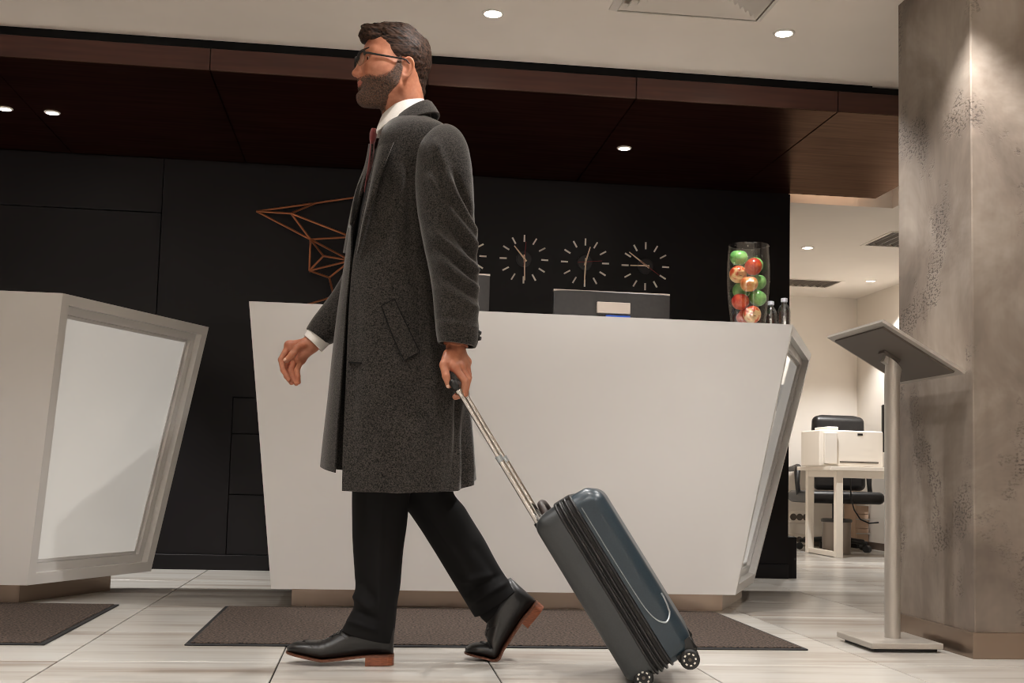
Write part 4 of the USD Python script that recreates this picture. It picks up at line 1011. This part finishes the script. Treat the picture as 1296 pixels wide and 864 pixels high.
def lens_ring(sy, k=1.0, n=28):
    P = []
    for t in np.linspace(0, 2*math.pi, n, endpoint=False):
        cy_, cz_ = math.cos(t), math.sin(t); sy_ = .0245*np.sign(cy_)*abs(cy_)**.8; sz = .0205*np.sign(cz_)*abs(cz_)**.85
        y = .0335+sy_*k; P.append((-.1150+.16*(y-.010)**1.0*1.0 + .0, sy*y, .004+sz*k))
    return np.array(P)
fr = [hd_tube([p for p in lens_ring(sy)[[0, 1, 2, 3, 4, 5, 6, 7, 8, 9, 10, 11, 12, 13, 14]]], [.0020]+[.0042]*13+[.0020], 10) for sy in (-1, 1)]
gm = part(man, 'glasses', join(*fr, hd_tube([(-.1135, -.010, .010), (-.1165, 0, .013), (-.1135, .010, .010)], .0017), *[hd_tube([(-.1070, sy*.058, .012), (-.100, sy*.0685, .0095), (-.060, sy*.0755, .0055), (.000, sy*.0785, .0025), (.012, sy*.0800, .000), (.026, sy*.0790, -.014)], [.0028, .0034, .0030, .0026, .0022, .0016]) for sy in (-1, 1)]), M_tortoise, True, label='black rimmed glasses')
for sy in (-1, 1):
    part(gm, 'lower_rim', hd_tube(lens_ring(sy), .0009, 6, True), M_gold, True)
    r = lens_ring(sy, .985); v = np.vstack([r, r.mean(0, keepdims=True), r+[.0012, 0, 0], r.mean(0, keepdims=True)+[.0012, 0, 0]]); n = len(r); a = np.arange(n); b = (a+1) % n
    part(gm, 'lens', (to_head(v), np.vstack([np.c_[a, b, a*0+n], np.c_[n+1+b, n+1+a, a*0+2*n+1], np.c_[b, a, n+1+a], np.c_[b, n+1+a, n+1+b]])), M_lensglass)

# ---- shirt, tie and suit under the coat
neckc = on_y(506, 150, YB)
def collar_band(keys, n=64, th=.004):
    """keys: rings of (front px, back px, y px front, y px back, half width, opening half angle): an upright collar round the neck, open in front"""
    outer = []
    for fx, bxp, fy, by, hw, op in keys:
        Lp, Rp = on_y(fx, fy, YB), on_y(bxp, by, YB); c = (Lp+Rp)/2; h = (Rp-Lp)/2
        t = np.linspace(math.radians(op), 2*math.pi-math.radians(op), n)
        outer.append(c - 0 + np.cos(t)[:, None]*(-h)*-1*-1 + np.sin(t)[:, None]*np.array([0, -hw, 0]))
    V = np.array(outer); return V
def sheet(V, th):
    """closed thin solid from a grid of points: outer side, inner side moved in by th"""
    N = np.cross(np.gradient(V, axis=0), np.gradient(V, axis=1)); N /= np.maximum(np.linalg.norm(N, axis=2, keepdims=True), 1e-9)
    a, b = V.shape[:2]; idx = np.arange(a*b).reshape(a, b)
    def quads(I, flip): q = np.stack([I[:-1, :-1], I[1:, :-1], I[1:, 1:], I[:-1, 1:]], -1).reshape(-1, 4); return q[:, ::-1] if flip else q
    W = np.vstack([V.reshape(-1, 3), (V-N*th).reshape(-1, 3)]); o = a*b
    F = [quads(idx, False), quads(idx+o, True)]
    per = np.concatenate([idx[0, :], idx[1:, -1], idx[-1, -2::-1], idx[-2:0:-1, 0]]); nx = np.roll(per, -1)
    F.append(np.stack([nx, per, per+o, nx+o], -1)); F = np.vstack(F)
    m = trimesh.Trimesh(W, np.vstack([F[:, [0, 1, 2]], F[:, [0, 2, 3]]]), process=False)
    if m.volume < 0: m.invert()
    return m
sc_ = collar_band([(481, 532, 150, 119, .060, 26), (479, 535, 155, 123, .064, 22), (476, 538, 164, 130, .072, 17), (474, 540, 172, 138, .080, 16)])
part(man, 'shirt_collar', sheet(sc_, .004), M_shirt, 60)
def coat_keys(scale_keys): return scale_keys
inner = tube_loft([(490, 172, 532, 166, YB, .062), (484, 184, 556, 178, YB, .115), (478, 200, 570, 196, YB, .155), (466, 228, 572, 224, YB, .172), (455.5, 270, 570, 264, YB, .168), (448.5, 320, 566, 315, YB, .162), (445, 380, 568, 378, YB, .155), (443, 440, 574, 440, YB, .16), (444, 500, 578, 500, YB, .165), (446, 560, 580, 560, YB, .165)], 70, 64, cap0=True, cap1=True)
part(man, 'suit_jacket', inner, M_suit, True, label='black suit jacket under the coat')
shirt = tube_loft([(490, 166, 533, 156, YB, .058), (483.5, 183, 548, 178, YB, .095), (477, 200, 560, 196, YB, .118), (470, 216, 564, 212, YB, .125), (466.5, 234, 564, 230, YB, .12), (462, 262, 562, 258, YB, .12)], 40, 56, cap0=True, cap1=True)
part(man, 'shirt_front', shirt, M_shirt, True)
tk = []
for y, xc, wd, dp in ((163, 474.6, .009, .008), (169, 474.0, .014, .012), (177, 473.0, .012, .010), (181, 472.6, .0105, .007), (195, 471.6, .017, .006), (215, 469.5, .022, .005), (245, 465.0, .026, .004)):
    tk.append((on_y(xc, y, YB-.018), wd, dp))
tv = []
for c, wd, dp in tk:
    for t in np.linspace(0, 2*math.pi, 16, endpoint=False): tv.append(c + np.array([-dp*math.cos(t)*.9-.003 - .25*wd*math.sin(t), -wd*math.sin(t), 0]))
tv = np.array(tv); a = np.arange(16); b = (a+1) % 16; tf = np.vstack([np.vstack([np.c_[i*16+a, i*16+b, (i+1)*16+b], np.c_[i*16+a, (i+1)*16+b, (i+1)*16+a]]) for i in range(len(tk)-1)])
tm = trimesh.Trimesh(tv, tf, process=False)
part(man, 'necktie', (tm if tm.volume > 0 else tm).copy(), M_tie, True)

# ---- the coat: one wrapped sheet, left panel over right
CK = [(154, 494, 546, .078), (160, 488, 555, .108), (168, 481, 566, .148), (178, 475, 575, .176), (190, 470, 580, .188), (206, 464.5, 583, .192), (250, 447, 581, .188), (300, 437, 577, .182), (350, 429.5, 577, .182), (400, 422.5, 582, .192), (450, 416.5, 588, .205), (500, 411, 594.5, .218), (560, 404, 600, .230), (600, 400.5, 603, .236), (625, 398.5, 604.5, .240)]
CKa = np.array(CK, float)
EDGE = np.array([(140, 508), (160, 494), (178, 483.5), (200, 478), (250, 467.5), (300, 456.5), (350, 448), (400, 444.5), (500, 441.5), (590, 438.5), (625, 438)], float)
FAR = np.array([(140, -75), (160, -40), (180, -18), (205, -2), (230, 4), (260, 10), (300, 18), (330, 28), (360, 33), (400, 36), (500, 38), (625, 40)], float)
def coat_sheet():
    from scipy.interpolate import PchipInterpolator as PI_
    f = PI_(CKa[:, 0], CKa[:, 1:]); E_ = PI_(EDGE[:, 0], EDGE[:, 1]); FA = PI_(FAR[:, 0], FAR[:, 1])
    NT, NS = 170, 260; V = np.zeros((NT, NS, 3)); TH = np.zeros((NT, NS)); PYs = np.zeros((NT, NS))
    for i, tt in enumerate(np.linspace(0, 1, NT)):
        py0 = 154+tt*(620-154)
        fx, bk, hw = f(py0); c = (fx+bk)/2; a_ = (bk-fx)/2
        tn = math.degrees(math.acos(np.clip((c-E_(py0))/a_, -1, 1)))
        tend = 360 + min(FA(py0), tn-9)
        th_ = np.radians(np.linspace(tn, tend, NS))
        deg = np.degrees(th_)
        hem = np.interp(deg, [0, 40, 90, 130, 180, 270, 330, 360, 400], [618, 619, 622, 620, 604, 600, 592, 588, 598])
        py = 154+tt*(hem-154) - 11*np.exp(-((deg-180)/50)**2)*(1-tt)**14
        fx, bk, hw = f(np.clip(py, 154, 625)).T; c = (fx+bk)/2; a_ = (bk-fx)/2
        ex = 2.25; cq, sq = np.cos(th_), np.sin(th_); cc = np.sign(cq)*abs(cq)**(2/ex); ss = np.sign(sq)*abs(sq)**(2/ex)
        k = 1 - (.05 if py0 > 300 else .02)*np.clip((deg-335)/25, 0, 1)
        p = on_y_many(c - a_*k*cc, py, YB); p[:, 1] = YB - hw*k*ss
        V[i] = p; TH[i] = deg; PYs[i] = py
    N = np.cross(np.gradient(V, axis=0), np.gradient(V, axis=1)); N /= np.maximum(np.linalg.norm(N, axis=2, keepdims=True), 1e-9)
    cen = V.mean(1, keepdims=True); N *= np.sign(((V-cen)*N).sum(2).mean())
    low = np.clip((PYs-330)/270, 0, 1)
    d = .010*fold_noise(np.stack([TH/38, PYs/260, 0*TH], -1), 4, 1)*(.4+low)                       # broad hanging folds
    for ang, w, h_ in ((128, 5, .010), (140, 5, -.009), (150, 6, .008), (112, 7, .005), (165, 6, -.005)): d += h_*np.exp(-((TH-ang-6*(1-low))/w)**2)*np.clip((PYs-430)/120, 0, 1)   # pleats behind the arm
    vis = np.clip((170-TH)/20, 0, 1)
    d += vis*crease(V, [(497, 200, 505, 330, 9, .007), (516, 215, 520, 330, 6, -.006), (508, 215, 513, 300, 5, .005), (528, 330, 538, 470, 8, -.006), (470, 330, 462, 560, 14, .005), (452, 380, 446, 600, 6, -.003), (548, 480, 520, 540, 14, -.008), (560, 470, 528, 520, 10, .006),
        (500, 560, 470, 500, 16, .005), (578, 505, 571, 615, 3.5, -.009), (584, 500, 580, 612, 3.5, .009), (590, 505, 589, 608, 3, -.007), (564, 520, 556, 618, 6, .006), (595, 520, 597, 605, 3, .006), (530, 560, 526, 620, 12, .006), (480, 560, 478, 620, 12, .006), (505, 550, 503, 620, 9, -.005)])
    return V + N*d[..., None], TH, PYs, N
CV, CTH, CPY, CN = coat_sheet()
part(man, 'coat', sheet(CV, .0045) , M_coat, 60, label='long open grey wool overcoat')
def on_coat(py, deg, off=.004):
    """the point of the coat's outer side nearest to this picture row and angle"""
    i = np.clip(np.searchsorted(CPY[:, 20], py), 0, CPY.shape[0]-1); j = int(np.argmin(abs(CTH[i]-deg))); return CV[i, j] + CN[i, j]*off
from scipy.interpolate import LinearNDInterpolator
_sel = CTH < 165; _px = np.stack(picture(CV[_sel]), -1); _at = LinearNDInterpolator(_px, np.hstack([CV[_sel], CN[_sel]]))
def coat_at(px, py, off=.004):
    """the outer side of the coat at a point of the photo"""
    for k in range(60):
        q = _at(px+.5*k, py)[0] if np.ndim(_at(px+.5*k, py)) > 1 else _at(px+.5*k, py)
        if np.isfinite(q).all(): return q[:3] + q[3:]/np.linalg.norm(q[3:])*off
    raise ValueError((px, py))
# lapel: strip along the near edge, folded back
lap_in = [(186, 482), (202, 478), (225, 473), (250, 468), (275, 462.5), (300, 457.5), (325, 452.5)]
lap_out = [(180, 503), (202, 494), (225, 486), (250, 479), (275, 471), (300, 463.5), (325, 454)]
LV = []
for m_, ((y0, x0), (y1, x1)) in enumerate(zip(spline(lap_in, 40), spline(lap_out, 40))):
    a_, b_ = coat_at(x0, y0, .004), coat_at(x1, y1, .004); row = []; fade = min(1, (40-m_)/12)
    for s_ in np.linspace(0, 1, 11):
        p = a_*(1-s_)+b_*s_ + np.array([-.35, -1, 0])*(.004+.022*fade*math.sin(math.pi*min(s_*.70+.08, 1))**1.0); row.append(p)
    LV.append(row)
LV = np.array(LV)
from scipy.ndimage import gaussian_filter
LV = np.stack([gaussian_filter(LV[..., k], (2.0, 0), mode='nearest') for k in range(3)], -1)
part(man, 'lapel', sheet(LV, .0055), M_coat, 60)
LV = []
for (y0, x0), (y1, x1) in zip(spline([(182, 469), (207, 463.8), (235, 453.5), (260, 446.5), (290, 441), (320, 436)], 24), spline([(182, 471), (207, 468), (235, 459), (260, 453), (290, 446), (320, 440)], 24)):
    a_, b_ = on_y(x0-.4, y0, YB+.035), on_y(x1, y1, YB-.035); LV.append([a_*(1-s_)+b_*s_ + np.array([-.006*math.sin(math.pi*s_)-.002, 0, 0]) for s_ in np.linspace(0, 1, 7)])
part(man, 'lapel', sheet(np.array(LV), .006), M_coat, 60)
# rolled collar round the neck
ck = collar_band([(489, 540, 166, 133, .074, 34), (488, 543, 163, 129, .077, 34), (486, 547, 164, 131, .084, 33), (483, 552, 170, 138, .097, 33), (480, 557, 179, 147, .112, 31)], 72)
part(man, 'coat_collar', sheet(ck, .007), M_coat, 60)
# pocket flap, two seams, buttonhole
PF = [[coat_at(x0+(x1-x0)*s_, y0+(y1-y0)*s_, .0095) for s_ in np.linspace(0, 1, 5)] for (x0, y0, x1, y1) in spline([(483.5, 388, 499, 379), (489, 404, 507, 396), (498, 428, 518, 420), (511, 457, 530, 446)], 14)]
part(man, 'pocket_flap', sheet(np.array(PF), .009), M_coat, 60, label='slanted welt pocket on the coat')
_pf = np.array(PF); _rim = np.vstack([_pf[::-1, 0], _pf[0, 1:], _pf[1:, -1], _pf[-1, -2:0:-1]])
part(man, 'pocket_seam', path_tube(_rim, .0015, 6, True), M_suit, True)
part(man, 'buttonhole', hull([coat_at(x, y, o) for x, y in ((443, 458), (458, 459), (443, 459.5), (458, 460.5)) for o in (.001, .006)]), M_suit)

# ---- sleeves
def sleeve_folds(T, S, V):
    near = np.clip(np.sin(S)*1.6+.12, 0, 1)
    d = 1.7*crease(V, [(552, 180, 572, 235, 5, .006), (566, 225, 602, 300, 5, .010), (574, 222, 604, 285, 4.5, -.008), (543, 222, 566, 262, 6, .006), (566, 262, 603, 316, 4.5, .010), (560, 275, 603, 330, 5, -.008), (549, 292, 603, 340, 5, .008), (552, 312, 604, 356, 4, -.007), (552, 326, 604, 366, 4.5, .008),
        (560, 350, 606, 378, 4, -.006), (556, 360, 606, 392, 4.5, .006), (585, 330, 604, 346, 4, .006), (556, 400, 606, 404, 3, -.003), (555, 408, 606, 414, 3, .003)])*near
    d += .005*fold_noise(np.stack([V[..., 0]*14+V[..., 2]*16, V[..., 2]*6-V[..., 0]*9, V[..., 1]*6], -1), 21, 1)
    return d*np.clip(T/.18, 0, 1)
SLV = [(551, 161, 556, 160, 3.30, .006), (542, 166, 566, 158, 3.29, .028), (532, 176, 581, 166, 3.275, .055), (526.5, 196, 592, 186, 3.255, .072), (525, 232, 598, 222, 3.24, .076), (529, 270, 600.5, 264, 3.23, .074), (536, 310, 603, 306, 3.215, .071), (543.5, 348, 605, 346, 3.205, .069), (549, 388, 605.5, 388, 3.195, .066), (552, 420, 605.5, 424, 3.19, .063), (554, 433, 602, 440, 3.19, .061)]
part(man, 'sleeve', tube_loft(SLV, 130, 110, 2.15, sleeve_folds, cap0=True, thick=.10), M_coat, True)
part(man, 'sleeve_tab', hull([on_y(x, y, 3.19+dy) for x, y in ((603, 416), (607.5, 418), (603, 431), (607, 431)) for dy in (-.022, .022)]), M_coat, label='buttoned tab on the coat cuff')
for y in (421, 428): part(man, 'cuff_button', rod(on_y(606.5, y, 3.168), on_y(608.6, y+.3, 3.166), .0055, 14), M_blackplastic, 40)
SLR = [(500, 168, 520, 166, 3.58, .02), (490, 190, 550, 190, 3.60, .06), (468, 260, 535, 270, 3.63, .072), (440, 335, 512, 352, 3.645, .070), (419, 372, 470, 402, 3.635, .064), (401, 396, 440, 424, 3.62, .058), (388, 416, 415, 436, 3.61, .054)]
part(man, 'sleeve', tube_loft(SLR, 80, 72, 2.15, lambda T, S, V: .007*fold_noise(V*16, 33, (1, 1, 1)), cap0=True, thick=.10), M_coat, True)
part(man, 'shirt_cuff', tube_loft([(393, 413, 419, 433, 3.61, .046), (388, 419.5, 413.5, 439, 3.606, .046), (385, 424.5, 407, 445, 3.604, .045)], 20, 48, 2.1, thick=.10), M_shirt, True, label='white shirt cuff at the right wrist')
part(man, 'bracelet', path_tube([w_(577, 436, 3.195)+np.array([.030*math.cos(t), -.029*math.sin(t), .002*math.sin(t)-.004*math.cos(t)]) for t in np.linspace(0, 2*math.pi, 28, endpoint=False)], .0045, 8, True), M_sole, True, label='brown bead bracelet at the left wrist')

# ---- trousers
def trouser_folds(side):
    L = [[(452, 735, 475, 760, 6, -.007), (447, 752, 470, 772, 5, .008), (445, 770, 480, 785, 4, -.006), (440, 785, 478, 798, 4, .006), (482, 640, 478, 790, 4, .005), (500, 700, 495, 800, 6, -.004)],
         [(585, 735, 622, 728, 5, .008), (592, 752, 632, 728, 4.5, -.008), (598, 762, 640, 738, 4, .007), (536, 640, 600, 740, 4, .005), (600, 690, 628, 728, 6, -.005)]][side]
    def f(T, S, V): return .006*fold_noise(V*np.array([9, 9, 5.0]), 40+side, (1, 1, 1)) + crease(V, L)*np.clip(np.sin(S)*2+.5, 0, 1)
    return f
part(man, 'trousers', join(
    tube_loft([(448, 560, 560, 560, 3.39, .12), (445.5, 622, 520, 622, 3.37, .085), (446, 665, 515, 665, 3.37, .082), (447, 700, 510, 702, 3.372, .078), (449, 735, 507, 738, 3.376, .076), (448, 760, 503, 764, 3.38, .076), (440, 782, 500.5, 790, 3.382, .075), (431.5, 797, 497, 813, 3.385, .074)], 110, 72, 2.1, trouser_folds(0), cap0=True, thick=.08),
    tube_loft([(480, 560, 575, 560, 3.45, .11), (498, 622, 573, 617, 3.47, .088), (520, 652, 590, 645, 3.475, .084), (549, 696, 613, 682, 3.48, .080), (573, 736, 634, 720, 3.485, .076), (588, 760, 641, 731, 3.488, .074), (600.5, 780, 653.5, 744, 3.49, .072)], 110, 72, 2.1, trouser_folds(1), cap0=True, thick=.08)), M_suit, True, label='black suit trousers')

part(man, 'sock', tube_loft([(452, 760, 495, 764, 3.385, .045), (447, 800, 492, 806, 3.385, .043), (455, 812, 486, 814, 3.385, .028)], 20, 32, cap0=True, cap1=True), M_suit, True)
part(man, 'sock', tube_loft([(594, 748, 638, 726, 3.49, .045), (609, 782, 651, 755, 3.488, .043), (620, 790, 655, 768, 3.486, .030)], 20, 32, cap0=True, cap1=True), M_suit, True)
for nm, c, ax, nrm in (('near', th_n[-1], th_n[-1]-th_n[-2], (-.55, -.8, .1)), ('far', th_f[-1], th_f[-1]-th_f[-2], (-.35, -.75, .5))):
    u = ax/np.linalg.norm(ax); n_ = np.array(nrm, float); n_ -= u*(n_@u); n_ /= np.linalg.norm(n_); w = np.cross(u, n_)
    b_ = ball((0, 0, 0), 1, 2); q = np.asarray(b_.vertices); part(man, 'thumbnail', (c+n_*.0066+u*.0015+q[:, :1]*u*.0064+q[:, 1:2]*w*.0050+q[:, 2:]*n_*.0022, b_.faces), M_nail, True)
# ---- shoes: lofted along their length in a level frame (u from toe to heel), the rear one bent at the ball
def shoe_geo(bend=0.0):
    L = .300
    us = np.array([0, .004, .012, .03, .06, .09, .12, .15, .18, .21, .24, .265, .285, .296, .300])
    wd = np.array([.004, .018, .028, .039, .0465, .049, .0480, .0445, .0405, .0385, .0375, .036, .031, .022, .012])
    tp = np.array([.022, .030, .039, .048, .055, .062, .072, .088, .106, .120, .126, .126, .124, .120, .114])
    bt = .014
    n = 44; t = np.linspace(0, 2*np.pi, n, endpoint=False); uu = np.linspace(0, 1, 70)**1.0*L
    W, T = np.interp(uu, us, wd), np.interp(uu, us, tp)
    from scipy.ndimage import gaussian_filter1d
    T = gaussian_filter1d(T, 1.6); V = []
    for u, w, h in zip(uu, W, T):
        ct, st = np.cos(t), np.sin(t); ex = 2.6
        yy = w*np.sign(ct)*np.abs(ct)**(2/ex); zc = (h+bt)/2; hz = (h-bt)/2
        narrow = 1-.38*np.clip((st), 0, 1)**2*np.clip((h-.05)/.05, 0, 1)
        V.append(np.c_[np.full(n, u), yy*narrow, zc+hz*np.sign(st)*np.abs(st)**(2/2.3)])
    V = np.array(V)
    # creases over the vamp
    V[..., 2] += (.0016*np.sin(V[..., 0]*520)*np.exp(-((V[..., 0]-.100)/.018)**2))*(V[..., 2] > .04)
    a = np.arange(n); b = (a+1) % n; R = len(uu)
    F = np.vstack([np.vstack([np.c_[i*n+a, i*n+b, (i+1)*n+b], np.c_[i*n+a, (i+1)*n+b, (i+1)*n+a]]) for i in range(R-1)])
    Vf = np.vstack([V.reshape(-1, 3), V[0].mean(0), V[-1].mean(0)]); F = np.vstack([F, np.c_[b, a, a*0+R*n], np.c_[(R-1)*n+a, (R-1)*n+b, a*0+R*n+1]])
    upper = trimesh.Trimesh(Vf, F, process=False)
    if upper.volume < 0: upper.invert()
    # welt and sole: outline a little wider than the upper
    out = Polygon([(u, w+.004) for u, w in zip(uu, W)] + [(u, -w-.004) for u, w in zip(uu[::-1], W[::-1])]).buffer(.002)
    out = out.segmentize(.008)
    def plate(poly, z0, z1): return extrude(poly, z1-z0, basis((0, 0, z0), (1, 0, 0), (0, 1, 0), (0, 0, 1))).subdivide_to_size(.012)
    sole = plate(out, .0105, .0158)
    heel = plate(out.intersection(sbox(.222, -.1, .32, .1)), -.0125, .0105)
    ho = .018                                                               # heel height lifts the whole shoe; toe spring brings the tip up
    def shape(m):
        v = np.array(m.vertices); u, y, z = v.T.copy()
        lift = np.interp(u, [0, .05, .10, .16, .23, .30], [.010, .001, -.008, -.003, .0055, .0055])
        z = z+lift+.0
        if bend:
            ub, zb = .085, .0
            s_ = np.clip((u-(ub-.03))/.075, 0, 1); ang = bend*s_*s_*(3-2*s_)
            # rotate about the ball, progressively
            c, s2 = np.cos(ang), np.sin(ang); du, dz = u-ub, z-zb
            k = np.clip(du, 0, None)
            u2 = ub + du*c - dz*s2; z2 = zb + du*s2 + dz*c
            u, z = np.where(ang > 0, u2, u), np.where(ang > 0, z2, z)
        return np.c_[u, y, z], m.faces
    return [shape(m) for m in (upper, sole, heel)] + [shape]
def place_shoe(bend, toe, yc, yaw, roll, name_label):
    up, so, he, sh = shoe_geo(bend)
    allz = np.vstack([so[0], he[0]])[:, 2].min()
    R = rotz(math.radians(yaw))@rotaxis([0, 1, 0], math.radians(roll))
    f = lambda g: (np.array([toe[0], yc, -allz+.0005]) + g[0]@R.T, g[1])
    s0 = part(man, 'shoe', f(up), M_leather, True, label=name_label)
    part(s0, 'sole', f(so), M_welt, 30, label='brown leather sole edge'); part(s0, 'heel', f(he), M_sole, 30, label='orange brown stacked heel')
    # laces and cap seam
    P = lambda u, y, z: np.array([u, y, z])
    seams = []
    def on_top(u, y):
        w = np.asarray(up[0]); return w
    laces = []
    V = np.asarray(up[0]).copy(); base, _, _, shp = shoe_geo(0.0); flat = base[0]
    def surf(u, side):
        """point of the upper at length u, side from -1 to 1 across the top"""
        k = np.where(np.abs(flat[:, 0]-u) < .0025)[0]; q = flat[k]; top = k[q[:, 2] > q[:, 2].mean()]
        w = flat[top, 1].max(); return V[top[np.argmin(np.abs(flat[top, 1]-side*w))]]
    for u in (.128, .138, .148, .158): laces.append(path_tube([surf(u, s_)+[0, 0, .002] for s_ in (-.45, -.2, .2, .45)], .0017, 6))
    part(s0, 'laces', f(join(*laces)), M_blackplastic, True)
    seam = [path_tube([surf(.052+.012*abs(s_)**2-.010*math.cos(s_*3.1), s_)+[0, 0, .0006] for s_ in np.linspace(-.98, .98, 15)], .0011, 5), path_tube([surf(.118+.05*abs(s_), s_)+[0, 0, .0006] for s_ in np.linspace(-.95, .95, 15)], .0011, 5)]
    part(s0, 'brogue_seam', f(join(*seam)), M_blackplastic, True)
ft = on_z(363.5, 836); place_shoe(0.0, ft, 3.385, -2, 0, 'black leather shoe on the forward foot')
rt = on_z(588, 833); place_shoe(math.radians(50), rt, 3.475, 1, 0, 'black leather shoe on the rear foot, heel lifted')
